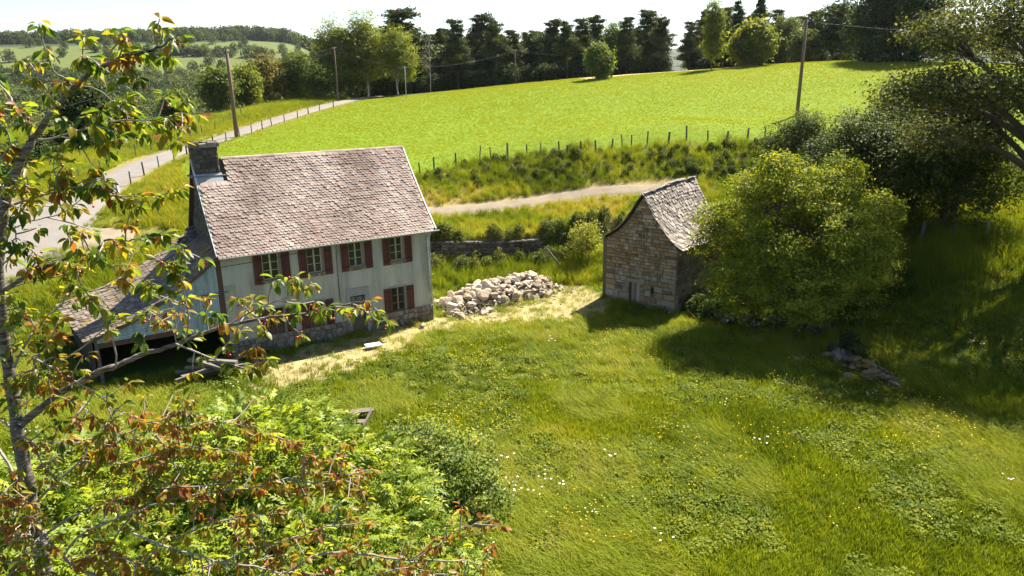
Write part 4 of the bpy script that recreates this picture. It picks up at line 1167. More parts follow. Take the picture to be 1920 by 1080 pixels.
def rock_stuff(name, pts, sizes, mat, label, seed, parent=None, cat='stones'):
    r_ = np.random.RandomState(seed); VV, FF, TT, o_ = [], [], [], 0
    for p_, s_ in zip(pts, sizes):
        V, F = rocks[8 + r_.randint(6)]; a = r_.uniform(0, 6.28); c_, s2 = math.cos(a), math.sin(a)
        Vr = V @ np.array([[c_, s2, 0], [-s2, c_, 0], [0, 0, 1]]) * s_ + p_
        VV.append(Vr); FF += [tuple(i_ + o_ for i_ in f) for f in F]; TT += [r_.rand()] * len(V); o_ += len(V)
    o = mesh_obj(name, np.concatenate(VV), FF, M[mat], parent, False, TT); o['kind'] = 'stuff'
    if parent is None: tag(o, label, cat)
    return o
n_ = 900
s_ = nr.uniform(-.8, plen + .9, n_); w_ = nr.normal(-.4, 1.25, n_)
px_, py_ = PA[0] + pax[0]*s_ + pay[0]*w_, PA[1] + pax[1]*s_ + pay[1]*w_
rock_stuff('small_rubble', np.stack([px_, py_, height(px_, py_) + pile_h(s_, w_) * .88 + .03], -1), nr.uniform(.04, .11, n_), 'rubble', 'small broken stones filling the pale rubble heap', 3)
# retaining wall of dry stones
rw = thing('retaining_wall', 'dark dry stone retaining wall overgrown with grass behind the rubble heap', 'wall', (0, 48.4, 1.0))
wl = np.array(WALL_LINE); sw = np.r_[0, np.cumsum(np.hypot(*np.diff(wl, axis=0).T))]
tt = 0.0; cnt = 0
wall_pieces = []
for course in range(7):
    tt = pr.uniform(0, .3)
    while tt < sw[-1] - .2:
        ln = pr.uniform(.22, .55); c_ = tt + ln / 2
        wx, wy = np.interp(c_, sw, wl[:, 0]), np.interp(c_, sw, wl[:, 1])
        if wx < 2.0: wall_pieces.append((wx, wy, course, ln))
        tt += ln
for wx, wy, course, ln in wall_pieces:
    zb = hz(wx, wy - .15) - .05 + course * .21
    a = math.atan2(np.interp(wx + .5, wl[:, 0], wl[:, 1]) - np.interp(wx - .5, wl[:, 0], wl[:, 1]), 1.0)
    sb = MB(); stone_block(sb, -ln/2 + .012, ln/2 - .012, .01, .20, pr.uniform(-.05, .04), .4, pr, pr.random() * .9, .02)
    o = sb.obj('wall_stone', M['stone_dark'], rw); o.location = (wx, wy - 48.4 + .02, zb - 1.0); o.rotation_euler = (0, 0, a); cnt += 1
# ruined wall in the meadow and low wall under the bush
def ruin(name, pts, hgt, label, n_, mat='stone_grey', w=.3):
    r_ = random.Random(len(label)); base = pts[0]
    t = thing(name, label, 'wall', (base[0], base[1], hz(*base)))
    P = np.array(pts); s0 = np.r_[0, np.cumsum(np.hypot(*np.diff(P, axis=0).T))]
    for q_ in range(n_):
        c_ = r_.uniform(0, s0[-1]); x_ = np.interp(c_, s0, P[:, 0]) + r_.gauss(0, w); y_ = np.interp(c_, s0, P[:, 1]) + r_.gauss(0, w)
        lv = r_.random() * hgt * (.5 + .5 * math.sin(c_ / s0[-1] * 3.1)); size = r_.uniform(.14, .34)
        key = (r_.randint(0, 13), r_.randint(0, 5), mat)
        if key not in rock_me: rock_me[key] = make_mesh('rock', rocks[key[0]][0], rocks[key[0]][1], M[mat], False, [key[1] / 5.0] * len(rocks[key[0]][0]))
        o = link(bpy.data.objects.new('wall_stone', rock_me[key]), t); o.location = (x_ - base[0], y_ - base[1], hz(x_, y_) + lv - .08 - hz(*base)); o.scale = (size * 1.3, size, size * .7); o.rotation_euler = (r_.uniform(-.3, .3), r_.uniform(-.3, .3), r_.uniform(0, 6))
ruin('ruined_wall', [(14.9, 31.2), (15.4, 30.0), (15.6, 28.6), (15.9, 27.9)], .8, 'mossy tumbled end of a stone wall in the shaded meadow', 48, 'mossy_slate', .3)
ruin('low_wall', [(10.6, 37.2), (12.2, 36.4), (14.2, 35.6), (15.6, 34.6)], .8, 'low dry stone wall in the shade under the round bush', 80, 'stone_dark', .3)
# boards lying in the grass, white slab, timber heap in front of the lean-to
def boards(name, cx, cy, label, spec, mat='dry_wood', lift=.12):
    t = thing(name, label, 'boards', (cx, cy, hz(cx, cy)))
    for (a, b, w_, h_) in spec: MB().bar(a, b, w_, h_, t=pr.random()).obj('board', M[mat], t)
boards('board_heap', -6.1, 25.6, 'weathered boards lying in the long grass beyond the small thorn bush',
       [((-.7, -.2, .25), (.4, -.35, .3), .3, .05), ((-.3, .3, .4), (.5, .25, .5), .38, .05), ((-.2, .1, .35), (.6, .45, .42), .25, .05), ((.3, -.6, .1), (.55, .1, .5), .08, .08)])
o = MB().box(-.45, .35, -.22, .22, 0, .07).obj('white_slab', M['white_slab'], None); o.location = (-6.95, 34.15, .12); o.rotation_euler = (.05, .03, .5)
tag(o, 'flat white slab lying on the cut grass in front of the door', 'slab')
spec = []
for q_ in range(12):
    a = pr.uniform(-.5, .9); ln = pr.uniform(.7, 1.6); z_ = .1 + q_ * .055
    spec.append(((-ln * math.cos(a), -ln * math.sin(a) + pr.uniform(-.4, .4), z_ + pr.uniform(0, .3)), (ln * math.cos(a), ln * math.sin(a), z_ + pr.uniform(-.1, .25)), pr.uniform(.1, .3), pr.uniform(.06, .14)))
boards('timber_heap', -13.6, 30.6, 'heap of old beams and boards at the corner of the lean-to', spec)
o = MB().tube([(-.1, 0, 0), (.03, 0, .5), (0, 0, 1.9)], [.09, .08, .06], 7).obj('leaning_post', M['dry_wood'], None)
o.location = (3.35, 46.2, .8); o.rotation_euler = (R(-18), R(-38), 0); tag(o, 'old grey post leaning over the retaining wall beside a yellow-green sapling', 'post')
o = rock_obj('boulder', 3, 3, (-4.9, 37.3, .1), (.26, .22, .2), (0, 0, 1), 'stone_grey'); tag(o, 'small grey boulder lying against the house plinth right of the door', 'boulder')
# ------------------------------------------------------------------ trees and shrubs
def unit(v): return v / (np.linalg.norm(v, axis=-1, keepdims=True) + 1e-9)
def leaf_quads(C, size, r, up_bias=.5, aspect=.6, out=None, droop=0.0):
    """one folded diamond leaf per centre -> V (4n,3), F (n,4)"""
    n = len(C); size = np.broadcast_to(np.asarray(size, float), (n,))
    nrm = r.normal(size=(n, 3)); nrm[:, 2] = np.abs(nrm[:, 2]) * .6 + up_bias
    if out is not None: nrm += out * .7
    nrm = unit(nrm)
    d = r.normal(size=(n, 3)); d[:, 2] -= droop
    d = unit(d - (d * nrm).sum(1, keepdims=True) * nrm); s = np.cross(nrm, d)
    L = (size * .5)[:, None]; W = L * aspect
    V = np.stack([C - d * L, C + s * W + nrm * W * .35, C + d * L - nrm * L * .15, C - s * W + nrm * W * .35], 1)
    return V.reshape(-1, 3), np.arange(4 * n).reshape(n, 4)
def bez(a, b, c, n=6):
    t = np.linspace(0, 1, n)[:, None]; return (1-t)**2 * a + 2*t*(1-t) * b + t*t * c
def broad_tree(seed, hgt, lobes, leaf, per, nclus, trunk_r, clear, spread=.5, multi=1, up=.5, clus_r=.55, twigs=True, aspect=.6, gap=0.0, coh=1.0):
    """lobes: (x, y, z, rx, rz). Returns (branch V, F), (leaf V, F, tint)"""
    r = np.random.RandomState(seed); tubes = []
    stems = []
    for q in range(multi):
        a = 2 * np.pi * q / multi + r.uniform(0, .6); b0 = np.array([math.cos(a), math.sin(a), 0]) * (0 if multi == 1 else trunk_r * 2.2)
        top = np.array([0, 0, hgt * .62]) + b0 * (3 if multi > 1 else 0) + r.normal(0, .03 * hgt, 3) * (1, 1, 0)
        P = bez(b0 + np.array([0, 0, -.3]), b0 * 1.4 + np.array([r.normal(0, .15), r.normal(0, .15), hgt * .3]), top, 8)
        tubes.append((P, np.linspace(trunk_r, trunk_r * .35, 8))); stems.append(P)
    cl, ow, lob_id = [], [], []
    for li, (x, y, z, rx, rz_) in enumerate(lobes):
        st = stems[li % len(stems)]; c = np.array([x, y, z])
        zi = np.clip(z * .55, clear, hgt * .6); k_ = np.argmin(np.abs(st[:, 2] - zi)); a = st[k_]
        mid = (a + c) / 2 + np.array([0, 0, .12 * np.linalg.norm(c - a)]) + r.normal(0, .08 * np.linalg.norm(c - a), 3)
        limb = bez(a, mid, c, 7); r0 = trunk_r * (.55 if multi == 1 else .5)
        tubes.append((limb, np.linspace(r0, r0 * .25, 7)))
        m = max(3, int(nclus * rx * rx / sum(l[3] ** 2 for l in lobes)))
        d = unit(r.normal(size=(m, 3))); d[:, 2] = d[:, 2] * .85 + .12; d = unit(d)
        rad = r.uniform(.55, 1.02, m) ** .7 * (1 + .18 * r.normal(size=m))
        cc = c + d * rad[:, None] * np.array([rx, rx, rz_])
        cc = cc[cc[:, 2] > clear * .5]; d = d[:len(cc)]
        if gap > 0:
            kp = vnoise(cc[:, 0] * 1.0 + seed, cc[:, 2] + cc[:, 1] * .7, 1.3, seed % 7) > gap; cc, d = cc[kp], d[kp]
        cl.append(cc); ow.append(unit(cc - c)); lob_id += [li] * len(cc)
        if twigs:
            for p in cc[::max(1, len(cc) // 22)]:
                s0 = limb[r.randint(3, 7)]; tubes.append((bez(s0, (s0 + p) / 2 + r.normal(0, .1, 3), p, 4), np.linspace(r0 * .2, r0 * .06 + .004, 4)))
    cl, ow = np.concatenate(cl), np.concatenate(ow)
    m = len(cl); tc = np.clip(r.normal(.45, .20, m), 0, 1)
    C = np.repeat(cl, per, 0) + r.normal(0, clus_r, (m * per, 3)) * np.array([1, 1, .6]); O = np.repeat(ow, per, 0)
    V, F = leaf_quads(C, leaf * r.uniform(.7, 1.3, len(C)), r, up, aspect, O * coh)
    T = np.repeat(np.clip(np.repeat(tc, per) + r.normal(0, .14, len(C)), 0, 1), 4)
    return tubes_mesh(tubes, 5), (V, F, T)
def lobes_ball(seed, n, R_, z0, z1, rl=(.45, .62)):
    r = np.random.RandomState(seed); out = []
    for q in range(n):
        a = q * 2.4 + r.uniform(-.4, .4); t = (q + .5) / n; rad = R_ * .55 * math.sqrt(max(.05, 1 - (2 * t - .85) ** 2))
        out.append((rad * math.cos(a), rad * math.sin(a), z0 + (z1 - z0) * (.18 + .68 * t), R_ * r.uniform(*rl), (z1 - z0) * r.uniform(.2, .3)))
    return out
def pine_tree(seed, hgt, w, bare=.35, conic=False):
    r = np.random.RandomState(seed); tubes = [(bez(np.array([0, 0, -.4]), np.array([r.normal(0, .2), r.normal(0, .2), hgt * .5]), np.array([0, 0, hgt]), 8), np.linspace(.02 * hgt, .004 * hgt, 8))]
    C, T = [], []
    z = hgt * bare
    while z < hgt * .99:
        t = (z / hgt - bare) / (1 - bare)
        prof = (1 - t) ** .8 if conic else math.sin(min(1, t * 1.15 + .28) * 2.75) ** .8 if t < .95 else .35
        ln = w * max(.12, prof) * r.uniform(.7, 1.15); nb = r.randint(4, 7)
        for q in range(nb):
            a = r.uniform(0, 6.28); l_ = ln * r.uniform(.55, 1.1); p0 = np.array([0, 0, z + r.uniform(-.2, .2)])
            p1 = p0 + np.array([math.cos(a) * l_, math.sin(a) * l_, l_ * (r.uniform(-.15, .18) if conic else r.uniform(.0, .35))])
            tubes.append((bez(p0, (p0 + p1) / 2 - np.array([0, 0, .06 * l_]), p1, 4), np.linspace(.006 * hgt, .0015 * hgt, 4)))
            m = int(30 + 80 * l_)
            tt = r.uniform(.3, 1.08, m) ** .8; c = p0 + (p1 - p0) * tt[:, None] + r.normal(0, 1, (m, 3)) * np.array([.34, .34, .18]) * (.6 + .3 * l_)
            C.append(c); T.append(np.full(m, np.clip(r.normal(.42, .2), 0, 1)))
        z += hgt * r.uniform(.035, .06) * (1 if conic else 1.2)
    C = np.concatenate(C); T = np.concatenate(T)
    V, F = leaf_quads(C, r.uniform(.3, .6, len(C)), r, .4, .45)
    return tubes_mesh(tubes, 5), (V, F, np.repeat(np.clip(T + r.normal(0, .12, len(C)), 0, 1), 4))
_tree_me = {}
def plant(name, key, gen, leafmat, bark, x, y, label, cat='tree', s=1.0, rz=0.0, sz=None, group=None, crown='crown', zoff=0.0):
    if key not in _tree_me:
        (bv, bf), (lv, lf, lt_) = gen()
        _tree_me[key] = (make_mesh('trunk', bv, bf, M[bark], True, np.full(len(bv), .5)), make_mesh(crown, lv, lf, M[leafmat], False, lt_))
    t = thing(name, label, cat, (x, y, hz(x, y) + zoff), rz, group); t.scale = (s, s, sz or s)
    link(bpy.data.objects.new('trunk', _tree_me[key][0]), t); link(bpy.data.objects.new(crown, _tree_me[key][1]), t)
    return t
# --- the near shrubs on the right
hl = [(-4.3,-.3,5.4,.9,.8),(3.9,-.8,5.9,1.0,.9),(-3.0,-.6,7.0,.9,.9),(2.6,.2,8.0,.9,.8),(4.6,-.4,4.0,1.0,.8),(-1.4,-.8,8.2,.8,.8),(1.0,-3.2,3.6,1.1,.9),(-2.8,-.4,1.3,1.5,1.1),(.2,-1.4,1.2,1.6,1.1),(3.2,-.2,1.3,1.7,1.1),(3.9,.3,2.6,1.6,1.2),(-3.6,.2,4.2,1.3,1.0),(2.4,-2.2,4.4,1.4,1.0),(-1.8,-2.4,4.6,1.4,1.0),(0,0,6.4,2.4,1.6),(-2.2,.4,5.0,2.2,1.7),(2.3,-.2,5.2,2.3,1.8),(.3,-1.8,4.8,2.4,1.8),(.2,1.8,5.2,2.2,1.7),(-2.6,-.8,3.0,2.0,1.5),(2.8,-.9,3.1,2.1,1.6),(0,-2.4,2.6,2.2,1.5),(-1.2,-1.2,6.3,1.5,1.2),(1.6,-.6,6.9,1.5,1.2),(3.2,.6,4.0,1.7,1.4),(-.6,.2,7.6,1.3,1.0)]
plant('hazel_bush', 'hazel', lambda: broad_tree(1, 8.6, hl, .14, 46, 2300, .16, .1, multi=5, clus_r=.25, coh=1.5, gap=.22), 'lf_hazel', 'bark', 14.5, 36.5,
      'big round leafy green bush growing against the stone shed', 'bush', 1.0, 0, 1.0)
dl = lobes_ball(4, 15, 3.7, .2, 7.8, (.28, .5)) + [(1.2, .6, 7.4, .8, 1.3), (-1.6, -.5, 7.0, .8, 1.4), (.2, -1.4, 6.6, .9, 1.3), (-.4, 1.2, 7.2, .7, 1.2)]
dk = lambda: broad_tree(2, 7.4, dl, .17, 36, 900, .15, .5, multi=4, clus_r=.32, coh=1.4)
plant('dark_shrub', 'darkshrub', dk, 'lf_shrub', 'bark', 21.5, 44.5, 'wide dark green shrub filling the slope behind the round bush', 'bush', 1.05, .3, .92)
plant('dark_shrub', 'darkshrub', dk, 'lf_dark', 'bark', 25.8, 42.2, 'dark shrub over the old grey fence posts', 'bush', 1.0, 2.1)
plant('dark_shrub', 'darkshrub', dk, 'lf_shrub', 'bark', 20.3, 51.0, 'dark upright shrub in front of the tall pole in the field', 'bush', .82, 4.0, .80)
plant('dark_shrub', 'darkshrub', dk, 'lf_oak', 'bark', 24.8, 47.5, 'greyish green shrub behind the dark shrubs by the fence', 'bush', .85, 1.0, .85)
# --- oaks at the right edge
ol = [(-1,0,13.2,3.2,1.6),(-4.4,.6,11.8,2.6,1.3),(3.5,0,12.2,3.2,1.6),(-6.8,-.4,8.6,2.5,1.1),(-4.2,-2.6,8.6,2.6,1.2),(4.6,-2,9.4,3,1.4),(0,3.6,11,3.0,1.5),(0,-4.2,9.6,3.0,1.3),(-8.6,.8,8.4,1.7,.9),(-7.6,.2,11.2,1.7,.9),(-5.6,1.5,6.0,2.0,.9),(-2.6,-4.2,6.4,2.1,1.0),(-3,3.6,7.6,2.4,1.1),(2,-5,7,2.4,1.1)]
oak = lambda: broad_tree(9, 14.5, ol, .17, 26, 2300, .42, 3.0, clus_r=.38, gap=.27)
plant('oak_tree', 'oak', oak, 'lf_oak', 'bark', 28.6, 38.0, 'spreading oak with long bare limbs reaching in from the frame edge', 'tree', 1.0, .15)
plant('oak_tree', 'oak', oak, 'lf_oak', 'bark', 35.5, 33.0, 'oak outside the picture that shades the right of the meadow', 'tree', .9, 2.6)
# --- sapling, thorn bush, young ashes
plant('sapling', 'sapling', lambda: broad_tree(12, 3.0, lobes_ball(3, 6, 1.2, .7, 2.9), .13, 18, 160, .05, .3, multi=3, clus_r=.2, gap=.25), 'lf_elder', 'dry_wood', 5.0, 47.0, 'thin yellow-green sapling in front of the retaining wall', 'bush')
plant('thorn_bush', 'thorn', lambda: broad_tree(14, 3.2, lobes_ball(6, 12, 2.3, .3, 3.5, (.35, .5)), .10, 40, 1500, .09, .3, multi=3, clus_r=.15, coh=1.0), 'lf_thorn', 'bark', -2.6, 17.7, 'small dense round thorn bush in the grass of the meadow', 'bush')
def pinnate_tree(seed, lobes, hgt, nleaf, L=.34, pairs=5):
    """shrub whose leaves are feathers of narrow leaflets"""
    r = np.random.RandomState(seed); tubes = []
    cs, ds = [], []
    tot = sum(l[3] ** 2 for l in lobes)
    for (x, y, z, rx, rz_) in lobes:
        a = np.array([x * .25, y * .25, -.2]); c = np.array([x, y, z]); limb = bez(a, np.array([x * .5, y * .5, z * .7]), c, 7)
        tubes.append((limb, np.linspace(.07, .02, 7)))
        m = int(nleaf * rx * rx / tot); d = unit(r.normal(size=(m, 3))); d[:, 2] = np.abs(d[:, 2]) * 1.0 - .25; d = unit(d)
        rad = r.uniform(.35, 1.05, m) ** .6
        cs.append(c + d * rad[:, None] * np.array([rx, rx, rz_])); ds.append(d)
        for p in cs[-1][::30]: tubes.append((bez(limb[4], (limb[4] + p) / 2, p, 4), np.linspace(.016, .005, 4)))
    C, D = np.concatenate(cs), np.concatenate(ds); n = len(C)
    ax = unit(D * np.array([1, 1, .35]) + r.normal(0, .45, (n, 3)) + np.array([0, 0, .1])); nr = unit(np.array([0, 0, 1.0]) + r.normal(0, .35, (n, 3)))
    nr = unit(nr - (nr * ax).sum(1, keepdims=True) * ax); sd = np.cross(ax, nr)
    tl = np.clip(r.normal(.48, .2, n), 0, 1); VV, TT = [], []
    for q in range(2 * pairs + 1):
        pr_, sg = (q // 2, 1 if q % 2 else -1) if q < 2 * pairs else (pairs, 0)
        t = (.18 + .78 * pr_ / pairs) * L
        P = C + ax * t - nr * (t * t * .9)
        ld = unit(sd * sg * 1.0 + ax * (.55 if sg else 1.0) - nr * .25 + r.normal(0, .12, (n, 3))) if sg else unit(ax - nr * .5)
        ls = L * .36 * (1 - .35 * abs(pr_ / pairs - .45)) * r.uniform(.85, 1.15, n)[:, None]; lw = ls * .22; w = unit(np.cross(ld, nr))
        VV.append(np.stack([P, P + ld * ls * .45 + w * lw + nr * lw * .4, P + ld * ls - nr * ls * .18, P + ld * ls * .45 - w * lw + nr * lw * .4], 1))
        TT.append(np.clip(tl + r.normal(0, .08, n), 0, 1))
    V = np.concatenate(VV).reshape(-1, 3); T = np.repeat(np.concatenate(TT), 4)
    return tubes_mesh(tubes, 5), (V, np.arange(len(V)).reshape(-1, 4), T)
al = [(0,0,5.2,1.9,1.2),(-1.8,.3,4.6,1.7,1.1),(1.6,-.4,4.3,1.7,1.1),(.4,-1.8,4.2,1.7,1.0),(-1.2,-1.7,4.0,1.6,1.0),(2.4,-1.6,3.2,1.4,.9),(-2.8,-.8,3.4,1.5,1.0),(.2,1.5,3.8,1.6,1.1)]
plant('ash_bush', 'ash', lambda: pinnate_tree(31, al, 6, 7500, .40), 'lf_ash', 'bark', -5.2, 13.2, 'lush green young ash with feathered leaves below the house', 'bush', 1.0, .4)
plant('ash_bush', 'ash', None, 'lf_ash', 'bark', -6.6, 10.0, 'young ash with feathered leaves behind the cherry trunk', 'bush', .9, 2.4)
plant('ash_bush', 'ash', None, 'lf_ash', 'bark', -3.9, 10.9, 'young ash with feathered leaves under the longest low cherry boughs', 'bush', .86, 4.4)
plant('ash_bush', 'ash', None, 'lf_ash', 'bark', -8.6, 12.2, 'young ash with feathered leaves left of the cherry trunk', 'bush', .95, 5.2)
el = [(0,0,3.0,1.2,.8),(-1.1,.4,2.6,1.1,.7),(1.1,-.3,2.5,1.1,.7),(.1,-1.0,2.4,1.1,.7),(.4,1.0,2.4,1.0,.7)]
plant('elder_bush', 'elder', lambda: pinnate_tree(33, el, 3.4, 3200, .34, 3), 'lf_elder', 'bark', -2.3, 13.4, 'bright yellow-green elder bush beside the thorn bush', 'bush', .82, .2)
plant('elder_bush', 'elder', None, 'lf_elder', 'bark', -8.2, 16.2, 'bright yellow-green elder bush in front of the lean-to', 'bush', 1.15, 1.7)
# --- trees along the lane and the wood behind the field
bl = lambda s_, n_, R_, z0, z1: (lambda: broad_tree(s_, z1, lobes_ball(s_, n_, R_, z0, z1), .40, 16, 420, .16, z0 * .6, clus_r=.42, twigs=False))
KEYS = {'round': bl(41, 9, 2.6, .8, 6.0), 'tall': bl(43, 12, 3.2, 1.6, 11.0), 'wide': bl(47, 12, 4.0, 1.2, 9.0), 'small': bl(53, 9, 1.8, .1, 4.6),
        'birch': (lambda: broad_tree(57, 12.5, lobes_ball(57, 12, 3.0, 2.2, 13.0, (.42, .58)), .34, 22, 460, .13, 1.6, clus_r=.5, twigs=True, aspect=.5)),
        'poplar': (lambda: broad_tree(59, 11, lobes_ball(59, 12, 1.6, 1.0, 11.5, (.6, .8)), .38, 16, 360, .13, .8, clus_r=.36, twigs=False)),
        'beech': (lambda: broad_tree(61, 17, lobes_ball(61, 20, 6.8, .2, 18.0), .5, 26, 1300, .36, .4, clus_r=.62, twigs=False))}
BARK = {'birch': 'birch_bark'}
def bg(kind, mat, px_x, d, label, s=1.0, sz=None, dx=0.0, name=None):
    # px_x: bearing expressed as x/d
    nm = name or {'birch': 'birch_tree', 'poplar': 'poplar_tree', 'beech': 'beech_tree', 'small': 'small_tree'}.get(kind, 'leafy_tree')
    return plant(nm, kind + mat, KEYS[kind], mat, BARK.get(kind, 'bark'), px_x * d, d, label, 'tree', s, (px_x * 40) % 6.28, sz)
B = lambda px: (px - 960) / 1356 / .9626 * .985     # bearing of a column of the photograph near the horizon
bg('round', 'lf_dark', B(212), 82, 'dark rounded tree standing in the pasture across the lane', 1.15)
bg('small', 'lf_mid', B(368), 98, 'small pale tree alone in front of the valley wood', .95)
bg('round', 'lf_mid', B(447), 112, 'round tree with pale leaf edges at the lane just past the near pole', 1.05, 1.15)
bg('round', 'lf_birch', B(497), 118, 'bright green round tree by the lane', .95, 1.1)
bg('wide', 'lf_brown', B(535), 128, 'brownish green broad tree by the lane', 1.0, 1.02)
bg('tall', 'lf_mid', B(590), 130, 'mid green tree between the brownish tree and the birches', .9, .80)
bg('round', 'lf_mid', B(630), 121, 'low round tree at the foot of the birches', 1.0, .9)
bg('birch', 'lf_birch', B(655), 126, 'weeping birch at the lane end of the birch group', 1.3, .95)
bg('birch', 'lf_birch', B(712), 127, 'tallest weeping birch in the middle of the birch group', 1.35, 1.0)
bg('birch', 'lf_birch', B(765), 125, 'weeping birch at the pine end of the birch group', 1.15, .80)
bg('wide', 'lf_mid', B(682), 133, 'leafy tree filling the gap behind the two taller birches', 1.0, .8)
bg('wide', 'lf_mid', B(600), 138, 'broad leafy tree behind the thin pole by the lane', 1.0, .9)
bg('wide', 'lf_dark', B(745), 136, 'dark leafy tree behind the birch at the pine end', 1.0, .8)
bg('small', 'lf_mid', B(1119), 124, 'lone small tree standing in the field by the stubble', 1.15, 1.12)
bg('tall', 'lf_mid', B(1145), 146, 'light green leafy tree among the dark pines', .9, .85)
bg('poplar', 'lf_birch', B(1317), 126, 'slim light green poplar at the top edge of the field', .95, .92)
bg('small', 'lf_birch', B(1386), 128, 'small yellowish birch at the top of the field', 1.7, 1.5)
bg('tall', 'lf_mid', B(1446), 140, 'leafy green tree between the small birch and the field pole', .9, .76)
bg('round', 'lf_mid', B(1476), 134, 'low bushy tree behind the tall field pole', 1.1, .9)
bg('beech', 'lf_dark', B(1640), 118, 'huge dark beech crown rising above the field edge', 1.05, .98).location.z -= 2.2
bg('wide', 'lf_mid', B(1735), 132, 'leafy tree just right of the huge beech', .9, .6)
bg('wide', 'lf_dark', B(1540), 134, 'dark tree between the pole and the huge beech', 1.2, 1.15)
bg('wide', 'lf_mid', B(1815), 125, 'rounded tree behind the oak boughs', 1.0, .8)
PINES = [('pineA', lambda: pine_tree(71, 14, 3.9, .34)), ('pineB', lambda: pine_tree(73, 14, 3.3, .22)), ('pineC', lambda: pine_tree(79, 14, 3.8, .12, True)), ('pineD', lambda: pine_tree(83, 14, 3.4, .42)), ('pineE', lambda: pine_tree(89, 14, 3.3, .10, True))]
PL = [(773,35,0,1.5),(802,92,2,.9),(842,68,4,1.0),(871,54,1,.95),(893,78,2,1.0),(915,43,0,1.15),(938,55,3,1.0),(968,70,1,1.1),(998,78,2,1.1),(1018,92,4,1.0),(1040,52,0,1.1),(1063,57,3,1.0),(1090,52,1,1.0),(1113,47,0,1.1),(1167,50,1,1.0),(1188,70,2,1.0),(1203,37,0,1.25),(1227,50,3,1.1),(1277,57,1,.95),(1299,42,2,.95),(1334,34,1,1.0),(1357,24,4,1.1),(1396,20,2,1.2),(1428,38,1,1.0),(1492,37,0,1.1),(1527,30,3,1.1)]
order_words = ['first', 'second', 'third', 'fourth', 'fifth', 'sixth', 'seventh', 'eighth', 'ninth', 'tenth', 'eleventh', 'twelfth', 'thirteenth', 'fourteenth', 'fifteenth', 'sixteenth', 'seventeenth', 'eighteenth', 'nineteenth', 'twentieth']
for q, (px, top, kd, wd) in enumerate(PL):
    d = 141 + (q * 37 % 11) * 1.1
    hor = 158 + 17.5 * (960 - px) / 1000
    ztop = CAM_H + (hor - top) / 1356 * d * 1.055
    x_ = B(px) * d; hgt = ztop - hz(x_, d)
    nm, gen = PINES[kd]
    if q == 0: lab = 'tallest dark pine rising right behind the birches'
    elif px < 1250: lab = f'dark pine, {order_words[q]} from the birches in the row behind the field'
    else: lab = f'dark pine, {order_words[q - 18]} after the gap in the wood, going towards the beech'
    plant('pine_tree', nm, gen, 'lf_pine', 'pine_bark', x_, d, lab, 'tree', wd * hgt / 14, q * 1.3, hgt / 14, 'pines behind the field')
for q in range(46):          # second row, hidden behind the first but for gaps
    px = 780 + q * 17 + (q * 53 % 17); 
    d = 160 + (q * 29 % 13); x_ = B(px) * d
    top = 66 + (q * 41 % 23) - (px > 1280) * 26
    hor = 158 + 17.5 * (960 - px) / 1000; hgt = CAM_H + (hor - top) / 1356 * d * 1.05 - hz(x_, d)
    if 1238 < px < 1262: continue
    nm, gen = PINES[(q * 3 + 1) % 5]
    plant('pine_tree', nm, gen, 'lf_pine', 'pine_bark', x_, d, 'dark pine deep in the row, half hidden behind the front pines', 'tree', 1.35 * hgt / 14, q * 2.1, hgt / 14, 'pines deep in the wood')
for q in range(18):
    px = 800 + q * 26 + (q * 31 % 19); d = 150 + (q * 7 % 9); x_ = B(px) * d
    if 1232 < px < 1270: continue
    sz_ = .62 + (q * 13 % 7) * .035
    plant('leafy_tree', 'tall' + ('lf_dark' if q % 3 else 'lf_mid'), KEYS['tall'], 'lf_dark' if q % 3 else 'lf_mid', 'bark', x_, d, 'dark leafy tree half hidden between the pines behind the field', 'tree', .95, q * 1.7, sz_, 'leafy trees between the pines')
# bare tree
r_ = np.random.RandomState(4); tb = [(bez(np.array([0, 0, -.3]), np.array([.2, 0, 5]), np.array([0, 0, 10.5]), 8), np.linspace(.08, .015, 8))]
for q in range(26):
    z_ = r_.uniform(3, 9.5); a = r_.uniform(0, 6.28); l_ = (10.8 - z_) * .28; tb.append((bez(np.array([0, 0, z_]), np.array([math.cos(a) * l_ * .5, math.sin(a) * l_ * .5, z_ + l_ * .4]), np.array([math.cos(a) * l_, math.sin(a) * l_, z_ + l_ * 1.3]), 5), np.linspace(.025, .008, 5)))
V, F = tubes_mesh(tb, 4); o = mesh_obj('bare_tree', V, F, M['birch_bark'], None, True, np.full(len(V), .3)); o.location = (B(822) * 134, 134, hz(B(822) * 134, 134)); tag(o, 'leafless pale tree standing in front of the dark pines', 'tree')
# --- undergrowth, hedges, distant woods: crowns without number
def crown_proto(seed, mat, n=520, R_=1.0):
    r = np.random.RandomState(seed); lob = lobes_ball(seed, 7, .8, .1, 1.5, (.42, .58)); C = []
    for (x, y, z, rx, rz_) in lob:
        d = unit(r.normal(size=(n // 7, 3))); C.append(np.array([x, y, z]) + d * np.array([rx, rx, rz_ * 1.2]) * r.uniform(.7, 1.05, (len(d), 1)))
    C = np.concatenate(C); V, F = leaf_quads(C, r.uniform(.12, .26, len(C)), r, .5, .7)
    return proto('crown', V, F, M[mat])
cp = [crown_proto(s, 'lf_far') for s in (101, 103, 107, 109)]
r = np.random.RandomState(55)
def wood(name, x, y, size, tint, label, flat=1.0):
    n = len(x); P = np.stack([x, y, height(x, y) - .15 * size], -1)
    scatter(name, P, np.stack([r.normal(0, .06, n), r.normal(0, .06, n), r.uniform(0, 6.28, n)], -1), size, np.clip(tint, 0, 1), r.randint(0, 4, n), cp, label, 'wood')
n = 4200; d = np.sqrt(r.uniform(165 ** 2, 500 ** 2, n)); az = r.uniform(-.80, -.10, n); x, y = az * d, d
